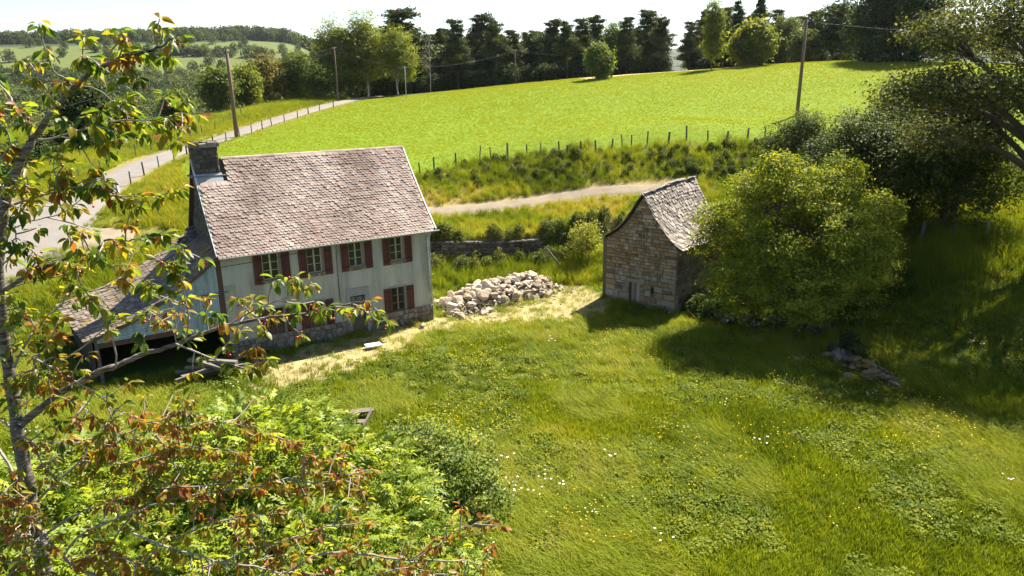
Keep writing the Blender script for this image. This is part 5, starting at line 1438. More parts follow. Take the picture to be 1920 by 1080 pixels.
wood('valley_wood', x, y, r.uniform(3.4, 6.2, n) * (1 + .3 * (fbm(x, y, 60, 3) - .5)), .38 + .9 * (fbm(x, y, 45, 5) - .5) + r.normal(0, .16, n), 'dense mixed wood filling the valley beyond the lane')
n = 3600; d = r.uniform(800, 1250, n); az = r.uniform(-.85, -.14, n)
x, y = az * d, d
wood('hill_forest', x, y, r.uniform(6, 10, n), .32 + .5 * (fbm(x, y, 90, 7) - .5) + r.normal(0, .15, n), 'forest covering the top of the distant hill')
n = 150; d = np.r_[r.uniform(520, 800, 90), np.full(60, 640) + r.normal(0, 5, 60)]; az = np.r_[r.uniform(-.8, -.2, 90), r.uniform(-.5, -.25, 60)]
wood('hedgerow', az * d, d, r.uniform(3, 7, n), r.uniform(.2, .5, n), 'hedges and single trees across the distant hillside meadow')
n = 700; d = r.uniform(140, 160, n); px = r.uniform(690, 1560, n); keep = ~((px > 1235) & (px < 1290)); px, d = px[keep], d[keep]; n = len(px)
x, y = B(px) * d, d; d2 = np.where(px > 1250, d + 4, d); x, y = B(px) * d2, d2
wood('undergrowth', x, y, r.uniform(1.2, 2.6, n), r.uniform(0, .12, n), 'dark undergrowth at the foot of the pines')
n = 70; t = r.uniform(0, 1, n); x = -44 - 8 * t + r.normal(0, 1.2, n); y = 58 + 34 * t + r.normal(0, 2.5, n)
keep = r.rand(n) < .55; x, y = x[keep], y[keep]
wood('hedge', x, y, r.uniform(.8, 1.9, len(x)), r.uniform(.05, .4, len(x)), 'low dark bushes along the pasture edge across the lane')
n = 130; x = r.uniform(-9, 9.5, n); y = np.interp(x, [p[0] for p in WALL_LINE], [p[1] for p in WALL_LINE]) + np.where(r.rand(n) < .6, r.normal(-.8, .3, n), r.normal(.7, .25, n))
wood('weeds', x, y, r.uniform(.25, .75, n), r.uniform(.4, 1, n), 'green weeds and nettles along the foot of the retaining wall')
n = 240; x = r.uniform(-9, 30, n); y = r.uniform(58.2, 62.6, n); kp = (dist_line(x, y, TRACK) > 1.4) & ~inside(x, y, FIELD); x, y = x[kp], y[kp]
wood('bank_weeds', x, y, r.uniform(.2, .55, len(x)), r.uniform(.1, .9, len(x)), 'clumps of weeds on the rough grassy bank below the fence')
n = 51; x = np.r_[r.uniform(9.5, 21, 46), r.normal(15.6, .6, 5)]; y = np.r_[r.uniform(36.5, 42, 46), r.normal(31.6, .5, 5)]; 
wood('brambles', x, y, r.uniform(.4, .9, n), r.uniform(.0, .4, n), 'brambles and weeds in the shade beneath the bushes')
BRANCHES = [
 ([(-3.793,5.0,9.45),(-3.79,5.012,9.608),(-3.798,5.024,9.751),(-3.798,5.035,9.914),(-3.807,5.047,10.09),(-3.791,5.059,10.289),(-3.79,5.071,10.529),(-3.779,5.082,10.793),(-3.759,5.094,11.08),(-3.724,5.106,11.4),(-3.676,5.118,11.594),(-3.637,5.129,11.746),(-3.609,5.141,11.844),(-3.559,5.153,11.978),(-3.509,5.165,12.055),(-3.448,5.176,12.154),(-3.382,5.188,12.259),(-3.366,5.2,12.302)],0.0737,0.0383,2,0,0),
 ([(-3.366,5.2,12.302),(-3.3,5.183,12.335),(-3.189,5.167,12.454),(-3.068,5.15,12.556),(-2.951,5.133,12.643),(-2.844,5.117,12.721),(-2.748,5.1,12.764),(-2.61,5.083,12.812),(-2.509,5.067,12.851),(-2.412,5.05,12.855),(-2.288,5.033,12.879),(-2.21,5.017,12.924),(-2.153,5.0,12.958)],0.0326,0.0074,0.42,1.3,0.25),
 ([(-3.366,5.2,12.302),(-3.428,5.25,12.4),(-3.501,5.3,12.516),(-3.581,5.35,12.62),(-3.67,5.4,12.72)],0.0173,0.01,0.4,0.8,0.2),
 ([(-3.371,5.2,12.317),(-3.336,5.167,12.402),(-3.328,5.133,12.465),(-3.329,5.1,12.502)],0.0096,0.0056,0.5,1,0.3),
 ([(-2.976,5.15,12.636),(-2.985,5.1,12.688),(-3.003,5.05,12.723),(-3.051,5.0,12.773),(-3.099,4.95,12.813),(-3.106,4.9,12.828)],0.0095,0.0045,0.2,1.1,0.1),
 ([(-2.721,5.05,12.762),(-2.72,5.0,12.798),(-2.733,4.95,12.823),(-2.756,4.9,12.829)],0.0074,0.0045,0.4,1.3,0.15),
 ([(-2.593,5.05,12.811),(-2.55,5.033,12.867),(-2.517,5.017,12.932),(-2.515,5.0,12.974)],0.0093,0.0046,0.2,1.5,0.2),
 ([(-2.924,5.15,12.646),(-2.858,5.18,12.634),(-2.792,5.21,12.579),(-2.761,5.24,12.524),(-2.689,5.27,12.485),(-2.653,5.3,12.447)],0.0076,0.0049,0.4,1.2,0.2),
 ([(-3.368,5.2,12.291),(-3.253,5.178,12.291),(-3.142,5.156,12.312),(-2.974,5.133,12.351),(-2.808,5.111,12.385),(-2.701,5.089,12.41),(-2.561,5.067,12.416),(-2.405,5.044,12.414),(-2.245,5.022,12.451),(-2.12,5.0,12.46)],0.0134,0.0046,0.3,1.6,0.2),
 ([(-3.139,5.15,12.313),(-2.946,5.067,12.294),(-2.754,4.983,12.296),(-2.581,4.9,12.324)],0.0076,0.0045,0.1,1.5,0.2),
 ([(-3.665,5.2,11.804),(-3.51,5.12,11.853),(-3.336,5.04,11.9),(-3.129,4.96,11.953),(-2.893,4.88,11.996),(-2.684,4.8,12.021)],0.0153,0.0053,0.2,1.6,0.15),
 ([(-3.711,5.2,11.617),(-3.498,5.175,11.708),(-3.281,5.15,11.756),(-3.12,5.125,11.826),(-2.975,5.1,11.923)],0.0077,0.0038,0.5,0.7,0.1),
 ([(-2.787,4.9,11.948),(-2.678,4.925,11.921),(-2.581,4.95,11.919),(-2.41,4.975,11.92),(-2.298,5.0,11.962)],0.0072,0.0037,0.2,0.8,0.25),
 ([(-3.711,5.1,11.221),(-3.575,5.091,11.301),(-3.469,5.082,11.358),(-3.367,5.073,11.398),(-3.242,5.064,11.441),(-3.12,5.055,11.496),(-3.013,5.045,11.489),(-2.918,5.036,11.547),(-2.859,5.027,11.599),(-2.724,5.018,11.59),(-2.584,5.009,11.617),(-2.464,5.0,11.635)],0.0263,0.0055,0.25,1.5,0.3),
 ([(-3.482,5.1,11.353),(-3.374,5.05,11.447),(-3.382,5.0,11.537),(-3.415,4.95,11.587),(-3.448,4.9,11.628)],0.0094,0.0054,0.2,1.4,0.1),
 ([(-3.685,5.1,11.232),(-3.549,5.12,11.273),(-3.32,5.14,11.312),(-3.167,5.16,11.356),(-2.979,5.18,11.376),(-2.831,5.2,11.381)],0.0094,0.0038,0.3,1.0,0.4),
 ([(-3.746,5.0,10.18),(-3.723,5.035,10.206),(-3.602,5.071,10.298),(-3.448,5.106,10.407),(-3.297,5.141,10.481),(-3.143,5.176,10.56),(-3.071,5.212,10.566),(-3.002,5.247,10.595),(-2.888,5.282,10.641),(-2.756,5.318,10.665),(-2.642,5.353,10.694),(-2.438,5.388,10.766),(-2.234,5.424,10.826),(-1.948,5.459,10.858),(-1.702,5.494,10.877),(-1.496,5.529,10.907),(-1.331,5.565,10.924),(-1.156,5.6,10.951)],0.0442,0.0083,0.46,1.15,0.3),
 ([(-2.183,5.3,10.866),(-2.0,5.28,10.969),(-1.823,5.26,11.044),(-1.67,5.24,11.102),(-1.557,5.22,11.168),(-1.5,5.2,11.214)],0.0098,0.0048,0.25,1.4,0.25),
 ([(-2.542,5.15,10.767),(-2.336,5.113,10.691),(-2.168,5.075,10.639),(-1.959,5.038,10.607),(-1.818,5.0,10.695)],0.0114,0.0055,0.2,1.5,0.3),
 ([(-1.927,5.4,10.876),(-1.966,5.35,10.749),(-2.043,5.3,10.658)],0.008,0.0039,0.3,1.0,0.3),
 ([(-2.998,5.1,10.601),(-2.96,5.067,10.729),(-2.951,5.033,10.892),(-2.964,5.0,11.031),(-2.98,4.967,11.166),(-3.025,4.933,11.26),(-3.062,4.9,11.324)],0.0113,0.0045,0.45,1.2,0.35),
 ([(-2.467,5.15,10.786),(-2.401,5.114,10.983),(-2.39,5.079,11.122),(-2.374,5.043,11.233),(-2.376,5.007,11.357),(-2.386,4.971,11.441),(-2.34,4.936,11.495),(-2.269,4.9,11.547)],0.0095,0.0045,0.35,1.0,0.15),
 ([(-2.372,5.0,11.359),(-2.409,4.95,11.396),(-2.429,4.9,11.436)],0.0055,0.0036,0.2,1.2,0.2),
 ([(-2.352,5.0,11.205),(-2.394,4.967,11.235),(-2.485,4.933,11.285),(-2.559,4.9,11.315)],0.0055,0.0036,0.2,1.2,0.2),
 ([(-2.396,5.1,11.033),(-2.462,5.067,11.073),(-2.566,5.033,11.057),(-2.648,5.0,11.049)],0.0056,0.0037,0.2,1.2,0.3),
 ([(-3.507,5.1,10.611),(-3.356,5.14,10.687),(-3.203,5.18,10.789),(-3.066,5.22,10.888),(-2.892,5.26,10.936),(-2.677,5.3,10.919)],0.0113,0.0039,0.6,0.6,0.3),
 ([(-3.411,5.2,11.124),(-3.213,5.233,11.153),(-3.091,5.267,11.174),(-2.786,5.3,11.193)],0.0077,0.0039,0.3,0.8,0.3),
 ([(-3.727,5.05,10.635),(-3.676,5.092,10.745),(-3.618,5.133,10.848),(-3.591,5.175,10.896),(-3.486,5.217,11.012),(-3.409,5.258,11.061),(-3.356,5.3,11.085)],0.0149,0.0078,0.3,0.8,0.4),
 ([(-3.539,5.1,10.921),(-3.545,5.067,11.024),(-3.547,5.033,11.124),(-3.593,5.0,11.207)],0.0075,0.0037,0.2,1.0,0.2),
 ([(-3.61,5.0,10.779),(-3.491,4.933,10.769),(-3.339,4.867,10.845),(-3.226,4.8,10.928)],0.0074,0.0035,0.3,1.3,0.3),
 ([(-3.469,4.9,10.773),(-3.343,4.867,10.723),(-3.202,4.833,10.651),(-3.097,4.8,10.598),(-2.985,4.767,10.549),(-2.866,4.733,10.45),(-2.665,4.7,10.367)],0.009,0.0043,0.1,1.1,0.6),
 ([(-3.784,5.0,9.493),(-3.648,5.05,9.624),(-3.51,5.1,9.738),(-3.383,5.15,9.834),(-3.295,5.2,9.894),(-3.15,5.25,9.954),(-2.986,5.3,10.015),(-2.76,5.35,10.071),(-2.621,5.4,10.077)],0.0166,0.006,0.35,1.0,0.6),
 ([(-3.647,4.8,9.341),(-3.579,4.812,9.373),(-3.449,4.825,9.46),(-3.344,4.838,9.519),(-3.19,4.85,9.581),(-2.931,4.862,9.646),(-2.66,4.875,9.711),(-2.378,4.888,9.716),(-2.171,4.9,9.755)],0.0159,0.0072,0.35,1.3,0.7),
 ([(-2.723,4.9,9.582),(-2.556,4.933,9.595),(-2.337,4.967,9.617),(-2.184,5.0,9.612),(-2.064,5.033,9.603),(-1.913,5.067,9.627),(-1.744,5.1,9.652),(-1.638,5.133,9.663),(-1.338,5.167,9.638),(-1.181,5.2,9.654)],0.0126,0.0058,0.3,1.5,0.8),
 ([(-1.796,5.1,9.638),(-1.578,5.067,9.621),(-1.358,5.033,9.66),(-1.223,5.0,9.7)],0.0075,0.0037,0.2,1.4,0.8),
 ([(-3.326,4.6,9.338),(-3.272,4.617,9.407),(-3.185,4.633,9.488),(-3.09,4.65,9.525),(-2.865,4.667,9.612),(-2.725,4.683,9.661),(-2.629,4.7,9.697)],0.0153,0.0087,0.4,1.0,0.6),
 ([(-3.135,4.7,9.169),(-2.996,4.75,9.414),(-2.903,4.8,9.525),(-2.837,4.85,9.689),(-2.767,4.9,9.803),(-2.677,4.95,9.885),(-2.629,5.0,9.979)],0.0121,0.0055,0.3,1.2,0.7),
 ([(-2.729,4.5,9.575),(-2.456,4.486,9.448),(-2.32,4.471,9.42),(-2.102,4.457,9.351),(-1.875,4.443,9.322),(-1.685,4.429,9.28),(-1.547,4.414,9.288),(-1.324,4.4,9.276)],0.0116,0.0065,0.2,1.3,0.7),
 ([(-2.325,4.6,9.204),(-2.111,4.629,9.261),(-1.984,4.657,9.316),(-1.825,4.686,9.329),(-1.698,4.714,9.366),(-1.59,4.743,9.372),(-1.399,4.771,9.432),(-1.24,4.8,9.478)],0.0119,0.0053,0.3,1.4,0.7),
 ([(-1.744,4.5,9.177),(-1.585,4.52,9.271),(-1.497,4.54,9.323),(-1.396,4.56,9.337),(-1.214,4.58,9.328),(-1.056,4.6,9.288),(-0.865,4.62,9.233),(-0.771,4.64,9.198),(-0.642,4.66,9.19),(-0.409,4.68,9.161),(-0.247,4.7,9.105)],0.0166,0.0052,0.3,1.1,0.8),
 ([(-0.764,4.6,9.236),(-0.648,4.62,9.306),(-0.549,4.64,9.358),(-0.465,4.66,9.425),(-0.307,4.68,9.485),(-0.188,4.7,9.501)],0.0068,0.0035,0.3,1.2,0.8),
 ([(-3.586,4.8,9.382),(-3.47,4.725,9.307),(-3.325,4.65,9.224),(-3.116,4.575,9.179),(-2.951,4.5,9.156)],0.0212,0.0133,0.2,0.8,0.5),
 ([(-3.793,5.0,9.45),(-3.721,4.9,9.453),(-3.586,4.8,9.382)],0.0332,0.0212,2,0,0),
 ([(-3.956,5.1,10.197),(-3.853,5.05,10.157),(-3.772,5.0,10.153)],0.0132,0.0166,2,0,0),
 ([(-3.781,5.1,10.148),(-3.781,5.167,10.256),(-3.761,5.233,10.45),(-3.77,5.3,10.49)],0.0094,0.0059,0.5,0.8,0.5),
 ([(-4.118,5.2,9.947),(-4.022,5.133,9.865),(-3.904,5.067,9.714),(-3.805,5.0,9.681)],0.0153,0.0166,2,0.3,0.4),
 ([(-3.694,5.0,10.013),(-3.491,4.967,10.058),(-3.183,4.933,10.074),(-3.039,4.9,10.129)],0.0074,0.0036,0.2,1.2,0.6),
 ([(-3.899,4.8,9.299),(-3.782,4.767,9.367),(-3.632,4.733,9.41),(-3.839,4.7,9.46)],0.0106,0.0069,0.1,1.2,0.5),
 ([(-3.721,4.5,9.375),(-3.537,4.45,9.363),(-3.323,4.4,9.33)],0.01,0.0065,0.1,1.8,0.5),
 ([(-3.338,5.0,9.888),(-3.047,5.05,9.823),(-2.771,5.1,9.882),(-2.457,5.15,9.895),(-2.19,5.2,9.816)],0.0092,0.0058,0.1,1.3,0.8),
 ([(-2.779,4.9,10.272),(-2.55,4.975,10.169),(-2.298,5.05,10.171),(-2.049,5.125,10.084),(-1.878,5.2,9.951)],0.0072,0.0038,0.1,1.2,0.8),
 ([(-3.439,5.0,10.436),(-3.213,4.933,10.376),(-3.004,4.867,10.232),(-2.751,4.8,10.132)],0.0074,0.0035,0.1,1.1,0.7),
 ([(-2.54,4.7,9.388),(-2.26,4.733,9.497),(-1.991,4.767,9.515),(-1.799,4.8,9.535)],0.0087,0.0053,0.1,1.2,0.8),
 ([(-3.704,5.1,11.401),(-3.564,5.033,11.494),(-3.448,4.967,11.66),(-3.442,4.9,11.748)],0.0094,0.0054,0.1,1.2,0.2),
 ([(-3.714,5.2,12.043),(-3.591,5.167,12.157),(-3.471,5.133,12.269),(-3.463,5.1,12.379)],0.0096,0.0056,0.2,1.2,0.3),
 ([(-3.664,5.1,11.867),(-3.519,5.05,11.947),(-3.396,5.0,12.025)],0.0075,0.0055,0.2,1.2,0.3),
 ([(-3.879,5.0,10.616),(-3.75,4.95,10.507),(-3.66,4.9,10.4)],0.0074,0.0054,0.1,0.8,0.5),
 ([(-3.772,5.0,10.113),(-3.602,4.9,10.096),(-3.485,4.8,9.972),(-3.321,4.7,9.895)],0.0111,0.0052,0.2,1.4,0.6),
 ([(-3.781,5.0,9.764),(-3.834,4.9,9.742),(-3.883,4.8,9.668)],0.0111,0.0053,0.1,1.6,0.6),
 ([(-3.711,4.9,9.648),(-3.723,4.75,9.606),(-3.724,4.6,9.593)],0.0108,0.0051,0.1,1.6,0.6),
 ([(-3.747,5.0,10.316),(-3.651,5.067,10.388),(-3.596,5.133,10.468),(-3.503,5.2,10.526)],0.0074,0.0038,0.2,1.0,0.5),
 ([(-3.586,4.8,9.382),(-3.59,4.6,9.389),(-3.582,4.4,9.358)],0.0124,0.0049,0.1,1.6,0.6),
 ([(-3.289,4.6,9.26),(-3.047,4.533,9.381),(-2.781,4.467,9.38),(-2.528,4.4,9.336)],0.0102,0.0049,0.1,1.5,0.7),
 ([(-3.737,5.0,10.558),(-3.607,4.95,10.631),(-3.428,4.9,10.69)],0.0074,0.0036,0.1,1.2,0.4),
 ([(-3.718,5.0,10.823),(-3.596,4.95,10.88),(-3.573,4.9,11.019)],0.0074,0.0036,0.1,1.2,0.3),
 ([(-1.022,4.4,9.261),(-0.785,4.367,9.348),(-0.557,4.333,9.325),(-0.332,4.3,9.302)],0.0081,0.0048,0.1,1.3,0.8),
]
# ------------------------------------------------------------------ cherry tree close to the viewpoint
def leaf_shape(seed):
    r = random.Random(seed); st = [(0, .03), (.10, .17), (.28, .40), (.5, .47), (.72, .36), (.9, .14), (1.0, .0)]
    V, F = [], []; curl = r.uniform(.05, .35); fold = r.uniform(.08, .26); w0 = r.uniform(.85, 1.1)
    for q, (t, w) in enumerate(st):
        z_ = -curl * t * t; y_ = t * (1 - .12 * curl * t); w *= .5 * w0; wav = r.uniform(-.02, .02)
        if q == len(st) - 1: V.append((0, y_, z_))
        else: V += [(-w, y_, z_ + w * fold * 2 + wav), (0, y_, z_), (w, y_, z_ + w * fold * 2 - wav)]
    for q in range(len(st) - 2):
        a = 3 * q; F += [(a, a + 1, a + 4), (a, a + 4, a + 3), (a + 1, a + 2, a + 5), (a + 1, a + 5, a + 4)]
    a = 3 * (len(st) - 2); F += [(a, a + 1, a + 3), (a + 1, a + 2, a + 3)]
    return np.array(V), np.array(F)
leaf_shapes = [leaf_shape(s) for s in range(6)]
cherry = thing('cherry_tree', 'cherry tree with reddening leaves and red fruit, close at the frame edge', 'tree', (-3.9, 5.0, hz(-3.9, 5.0)))
cbase = np.array([-3.9, 5.0, hz(-3.9, 5.0)])
cr = np.random.RandomState(2024)
def smooth_line(P, n):
    P = np.asarray(P, float); k_ = len(P)
    if k_ < 3: t = np.linspace(0, 1, n)[:, None]; return P[0] * (1 - t) + P[-1] * t
    Q = np.vstack([2 * P[0] - P[1], P, 2 * P[-1] - P[-2]]); t = np.linspace(0, k_ - 1 - 1e-6, n); i_ = t.astype(int); f = (t - i_)[:, None]
    a, b, c, d = Q[i_], Q[i_ + 1], Q[i_ + 2], Q[i_ + 3]
    return .5 * ((2 * b) + (-a + c) * f + (2 * a - 5 * b + 4 * c - d) * f * f + (-a + 3 * b - 3 * c + d) * f ** 3)
spurs = []        # (position, outward direction, red)
twig_tubes = []
for bi, (pts, r0, r1, ls, dn, red) in enumerate(BRANCHES):
    n_ = max(8, 3 * len(pts)); P = smooth_line(pts, n_)
    P = P + cr.normal(0, .006, P.shape) * np.linspace(0, 1, n_)[:, None]
    rad = .7 * np.linspace(r0, r1, n_) * (1 + .08 * cr.normal(size=n_))
    if bi == 0:
        P = np.vstack([[-3.9, 5.0, cbase[2] - .3], [-3.95, 5.0, 3.0], [-3.86, 5.02, 6.5], [-3.80, 5.0, 8.8], P]); rad = np.r_[.13, .10, .08, .058, rad]
    V, F = tube_np(P - cbase, rad, 9 if r0 > .03 else 6)
    mesh_obj('trunk' if bi == 0 else 'branch', V, F, M['cherry_bark' if r0 > .022 else 'sunlit_cherry_twig'], cherry, True, np.full(len(V), .5))
    if dn <= 0: continue
    L_ = np.r_[0, np.cumsum(np.linalg.norm(np.diff(P, axis=0), axis=1))]
    s_ = ls * L_[-1]
    while s_ < L_[-1]:
        c = np.array([np.interp(s_, L_, P[:, a]) for a in range(3)]); i_ = min(len(P) - 2, np.searchsorted(L_, s_)); td = unit(P[i_ + 1] - P[max(0, i_ - 1)])
        side = unit(np.cross(td, cr.normal(size=3)) + np.array([0, 0, .25]) + td * .4)
        if cr.rand() < .45:
            ln = cr.uniform(.10, .34); e = c + side * ln; twig_tubes.append((bez(c, c + side * ln * .5 + cr.normal(0, .02, 3), e, 4) - cbase, np.linspace(.006, .0035, 4)))
            spurs.append((e, side, red)); 
            if ln > .22: spurs.append((c + side * ln * .5, unit(cr.normal(size=3)), red))
        else: spurs.append((c, side, red))
        s_ += cr.uniform(.07, .17) / (dn * (1.9 if red >= .5 else 1.55 if bi < 13 else 1.0))
    spurs.append((P[-1], unit(P[-1] - P[-3]), red))
V, F = tubes_mesh(twig_tubes, 4); mesh_obj('twig', V, F, M['sunlit_cherry_twig'], cherry, True, np.full(len(V), .5))['kind'] = 'stuff'
LV = []; fruit, stalks = [], []
for c, out, red in spurs:
    m_ = cr.randint(6, 12); tone = np.clip(cr.normal(.23 + .42 * red, .17), 0, 1)
    for q in range(m_):
        a = q * 2.4 + cr.uniform(-.5, .5); hd = np.array([math.cos(a), math.sin(a), 0])
        ax = unit(hd * cr.uniform(.45, .95) + out * .35 + np.array([0, 0, cr.uniform(-1.15, .05)]))
        up_ = unit(np.array([0, 0, .7]) + hd * .5 + cr.normal(0, .28, 3)); nn = unit(up_ - (up_ * ax).sum() * ax); sx_ = np.cross(ax, nn)
        ln = cr.uniform(.056, .108) * (1.0 if red < .5 else .80)
        pet = c + ax * cr.uniform(.01, .035) + out * cr.uniform(-.02, .03)
        tt_ = np.clip(tone + cr.normal(0, .13) + (cr.rand() < .06) * .4, 0, 1)
        LV.append((pet, sx_, ax, nn, ln, tt_, cr.randint(6)))
    if cr.rand() < .42:
        for q in range(cr.randint(1, 5)):
            e = c + cr.normal(0, .022, 3) + np.array([0, 0, -cr.uniform(.03, .06)]); fruit.append(e)
            stalks.append((bez(c, (c + e) / 2 + cr.normal(0, .008, 3), e, 3) - cbase, np.full(3, .0012)))
dcam = [np.linalg.norm(l[0] - np.array([0, 0, CAM_H])) for l in LV]
dsc = np.array([(l[4] / d_) * (1.3 if (d_ < 6) else 1) * (.6 + .4 * cr.rand()) for l, d_ in zip(LV, dcam)])
inview = np.array([abs(l[0][0]) < .70 * l[0][1] and -.36 < (l[0][2] - CAM_H) / l[0][1] + .28 < .42 for l in LV])
order_ = np.argsort(-(dsc * inview)); single = set(order_[:300].tolist())
lm_cache = {}
rv, rf, rt, ro = [], [], [], 0
for q, (pet, sx_, ax, nn, ln, tt_, sh) in enumerate(LV):
    bv, bf = leaf_shapes[sh]
    if q in single:
        lev = int(round(tt_ * 8)); key = (sh, lev)
        if key not in lm_cache: lm_cache[key] = make_mesh('leaf', bv, bf, M['lf_cherry'], True, np.full(len(bv), lev / 8.0))
        o = link(bpy.data.objects.new('leaf', lm_cache[key]), cherry); b_ = pet - cbase
        o.matrix_local = Matrix(((sx_[0]*ln, ax[0]*ln, nn[0]*ln, b_[0]), (sx_[1]*ln, ax[1]*ln, nn[1]*ln, b_[1]), (sx_[2]*ln, ax[2]*ln, nn[2]*ln, b_[2]), (0, 0, 0, 1)))
    else:
        rv.append((bv[:, :1] * sx_ + bv[:, 1:2] * ax + bv[:, 2:3] * nn) * ln + pet - cbase); rf.append(bf + ro); rt += [tt_] * len(bv); ro += len(bv)
o = mesh_obj('leaf', np.concatenate(rv), np.concatenate(rf), M['lf_cherry'], cherry, True, rt); o['kind'] = 'stuff'
iv, if_ = ico(1); if_ = np.array(if_); n_ = len(iv)
V = np.concatenate([iv * cr.uniform(.008, .0115) + e - cbase for e in fruit]); F = np.concatenate([if_ + q * n_ for q in range(len(fruit))])
mesh_obj('cherry', V, F, M['cherry'], cherry, True)['kind'] = 'stuff'
V, F = tubes_mesh(stalks, 3); mesh_obj('stalk', V, F, M['stalk'], cherry, True)['kind'] = 'stuff'

# ------------------------------------------------------------------ poles, wires, fences, car
def pole(x, y, hgt, r0, label, mat='pole_wood', arm=True, lean=(0, 0), name='utility_pole'):
    t = thing(name, label, 'pole', (x, y, hz(x, y))); t.rotation_euler = (lean[0], lean[1], 0)
    MB().tube([(0, 0, -.6), (0, 0, hgt * .5), (0, 0, hgt)], [r0, r0 * .86, r0 * .7], 9).obj('pole_shaft', M[mat], t, True)
    if arm:
        MB().bar((-.28, 0, hgt - .25), (.28, 0, hgt - .25), .06, .06).obj('crossarm', M['black'], t)
        for s_ in (-.24, 0, .24): MB().tube([(s_, 0, hgt - .22), (s_, 0, hgt - .16), (s_, 0, hgt - .08)], [.035, .045, .025], 7).obj('insulator', M['white_metal'], t, True)
    return np.array([x, y, hz(x, y) + hgt - .15])
T1 = pole(-30.6, 82.9, 9.4, .24, 'thick brown wooden pole standing beside the lane behind the chimney')
T2 = pole(-26.2, 115.0, 8.0, .11, 'thin wooden pole at the corner of the field in front of the birches')
T3 = pole(-16.0, 117.0, 4.6, .075, 'slender pale pole at the field edge before the pines', 'concrete')
T4 = pole(1.3, 139.0, 6.0, .13, 'wooden pole standing among the pines')
T5 = pole(25.6, 148.0, 4.2, .12, 'short pale concrete pole at the stubble strip', 'concrete')
T6 = pole(29.9, 77.0, 9.3, .19, 'tall brown wooden pole rising from the field behind the dark shrubs', lean=(0, R(.8)))
def wire(a, b, s_, rad, label, dz=0.0):
    o = MB().tube(sag(np.array(a) + (0, 0, dz), np.array(b) + (0, 0, dz), s_, 24), rad, 4).obj('overhead_wire', M['cable'], None, True); tag(o, label, 'wire')
wire(T1, T2, .8, .013, 'upper overhead wire between the thick pole and the thin pole'); wire(T1 + (.2, 0, -.35), T2 + (.2, 0, -.3), 1.0, .012, 'lower overhead wire between the thick pole and the thin pole')
wire(T2, T3, .5, .012, 'overhead wire between the thin pole and the slender pale pole'); wire(T3, T4, .8, .013, 'overhead wire from the slender pale pole to the pole among the pines'); wire(T4, T5, .7, .013, 'overhead wire running in front of the pines to the concrete pole')
wire(T5, T6, 1.3, .013, 'overhead wire crossing the field to the tall field pole'); wire(T6, np.array([58.0, 60.0, 16.0]), .9, .013, 'bright overhead wire from the tall field pole towards the oak')
wire(T1, np.array([-52.0, 40.0, 9.5]), .8, .012, 'upper overhead wire from the thick pole to the left past the cherry'); wire(T1 + (0, 0, -.5), np.array([-46.0, 38.0, 7.5]), .9, .012, 'lower overhead wire from the thick pole to the left past the cherry')
fr_ = random.Random(12)
def fence(name, pts, label, h=1.15, r_=.055, wires=2):
    x0, y0 = pts[0]; z0 = hz(x0, y0); t = thing(name, label, 'fence', (x0, y0, z0)); tops = []
    for (x, y) in pts:
        hh = h * fr_.uniform(.8, 1.15); lx, ly = fr_.gauss(0, .06), fr_.gauss(0, .06); z = hz(x, y) - z0
        b = np.array([x - x0, y - y0, z]); tp = b + np.array([lx * hh, ly * hh, hh]); rr_ = r_ * fr_.uniform(.75, 1.35)
        MB().tube([b - (0, 0, .3), (b + tp) / 2, tp], [rr_ * 1.05, rr_, rr_ * .9], 6, fr_.random()).obj('post', M['grey_post'], t); tops.append((b, tp))
    for w_ in range(wires):
        f = .88 - .38 * w_; mb = MB()
        for (b0, t0), (b1, t1) in zip(tops[:-1], tops[1:]): mb.tube([b0 + (t0 - b0) * f, b1 + (t1 - b1) * f], .006, 3, caps=False)
        mb.obj('fence_wire', M['cable'], t)
fence('bank_fence', [(-7.28,58.95),(-6.28,60.37),(-4.55,61.63),(-2.61,62.85),(-1.6,63.05),(-.17,63.19),(1.49,63.24),(2.69,63.29),(4.27,62.85),(4.92,62.36),(6.09,62.22),(7.31,62.22),(8.81,62.95),(9.76,63.49),(10.58,63.73),(11.93,63.73),(13.64,63.1),(15.34,63.73),(17.13,63.49),(18.73,63.29),(20.46,63.24),(21.93,63.1),(26.5,60.6),(31,57.6),(34.81,55.05),(35.6,52.4)],
      'weathered fence posts with wire along the top of the grassy bank', 1.15, .065)
rp = []
for y in np.arange(54.5, 109, 3.1):
    rp.append((float(np.interp(y, [p[1] for p in ROAD], [p[0] for p in ROAD])) + 2.15 + fr_.uniform(-.2, .2), float(y)))
fence('lane_fence', rp, 'row of short posts between the lane and the field', 1.0, .06)
fence('pasture_fence', [(-36.2 - .05 * q + fr_.uniform(-.2, .2), 58 + 3.4 * q) for q in range(14)], 'thin posts along the pasture on the far side of the lane', 1.15, .045)
fence('yard_fence', [(21.2, 40.9), (23.24, 40.23), (24.71, 39.74), (26.63, 39.59), (29.0, 39.2)], 'old grey posts in the shade below the dark shrubs', 1.25, .075)
o = MB().box(-.09, .09, -.09, .09, -.2, .75).tube([(0, 0, .75), (0, 0, .83)], [.12, .07], 8).obj('marker_post', M['white_slab'], None); o.location = (-29.7, 54.8, hz(-29.7, 54.8)); tag(o, 'small white marker post at the lane junction', 'post')
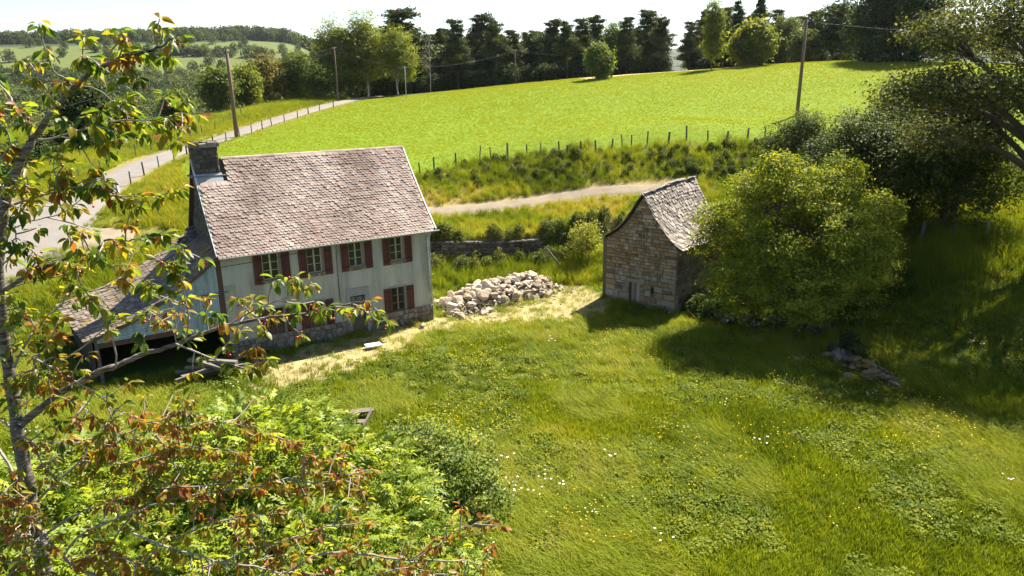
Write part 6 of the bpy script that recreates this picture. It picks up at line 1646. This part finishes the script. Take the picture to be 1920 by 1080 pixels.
# car at the frame edge
car = thing('parked_car', 'white car parked at the junction, only its end showing at the frame edge', 'car', (-40.4, 55.6, hz(-40.4, 55.6) + .06), R(215))
side_ = [(-2.0, .35), (-2.05, .75), (-1.9, .95), (-1.05, 1.02), (-.45, 1.48), (.95, 1.52), (1.75, 1.05), (2.02, .95), (2.08, .4)]
V = [(x, s_ * (.84 if z < 1.1 else .66), z) for s_ in (-1, 1) for x, z in side_]; n_ = len(side_)
F = [tuple(range(n_)), tuple(range(n_, 2 * n_))[::-1]] + [(a, n_ + a, n_ + (a + 1) % n_, (a + 1) % n_) for a in range(n_)]
mesh_obj('body', np.array(V), F, M['car_paint'], car)
for s_ in (-1, 1):
    mesh_obj('side_window', np.array([(-.85, s_ * .80, 1.06), (-.40, s_ * .688, 1.42), (.85, s_ * .688, 1.44), (1.4, s_ * .80, 1.08)]), [(0, 1, 2, 3)], M['glass'], car)
    for x in (-1.3, 1.3): MB().tube([(x, s_ * .70, .32), (x, s_ * .88, .32)], .31, 16).obj('wheel', M['tyre'], car)
    MB().box(2.03, 2.09, s_ * .72 - .1, s_ * .72 + .1, .72, .9).obj('tail_lamp', M['cherry'], car)
mesh_obj('rear_window', np.array([(1.03, -.6, 1.50), (1.03, .6, 1.50), (1.72, .72, 1.10), (1.72, -.72, 1.10)]), [(0, 1, 2, 3)], M['glass'], car)
mesh_obj('windscreen', np.array([(-1.0, -.72, 1.06), (-1.0, .72, 1.06), (-.47, .62, 1.48), (-.47, -.62, 1.48)]), [(0, 1, 2, 3)], M['glass'], car)
# ------------------------------------------------------------------ summer haze
hb = MB().box(-5600, 5600, -60, 5700, -12, 240).obj('haze', None, None)
hb.data.materials.clear()
k = NT('haze_air'); k.n.remove(k.bsdf)
pv = k.new('ShaderNodeVolumePrincipled'); pv.inputs['Color'].default_value = (.80, .88, 1.0, 1); pv.inputs['Density'].default_value = .00004; pv.inputs['Anisotropy'].default_value = .3
k.lk(pv.outputs[0], k.out.inputs['Volume']); hb.data.materials.append(k.m)
tag(hb, 'thin summer haze over the valley and the hills', 'haze', kind='stuff')
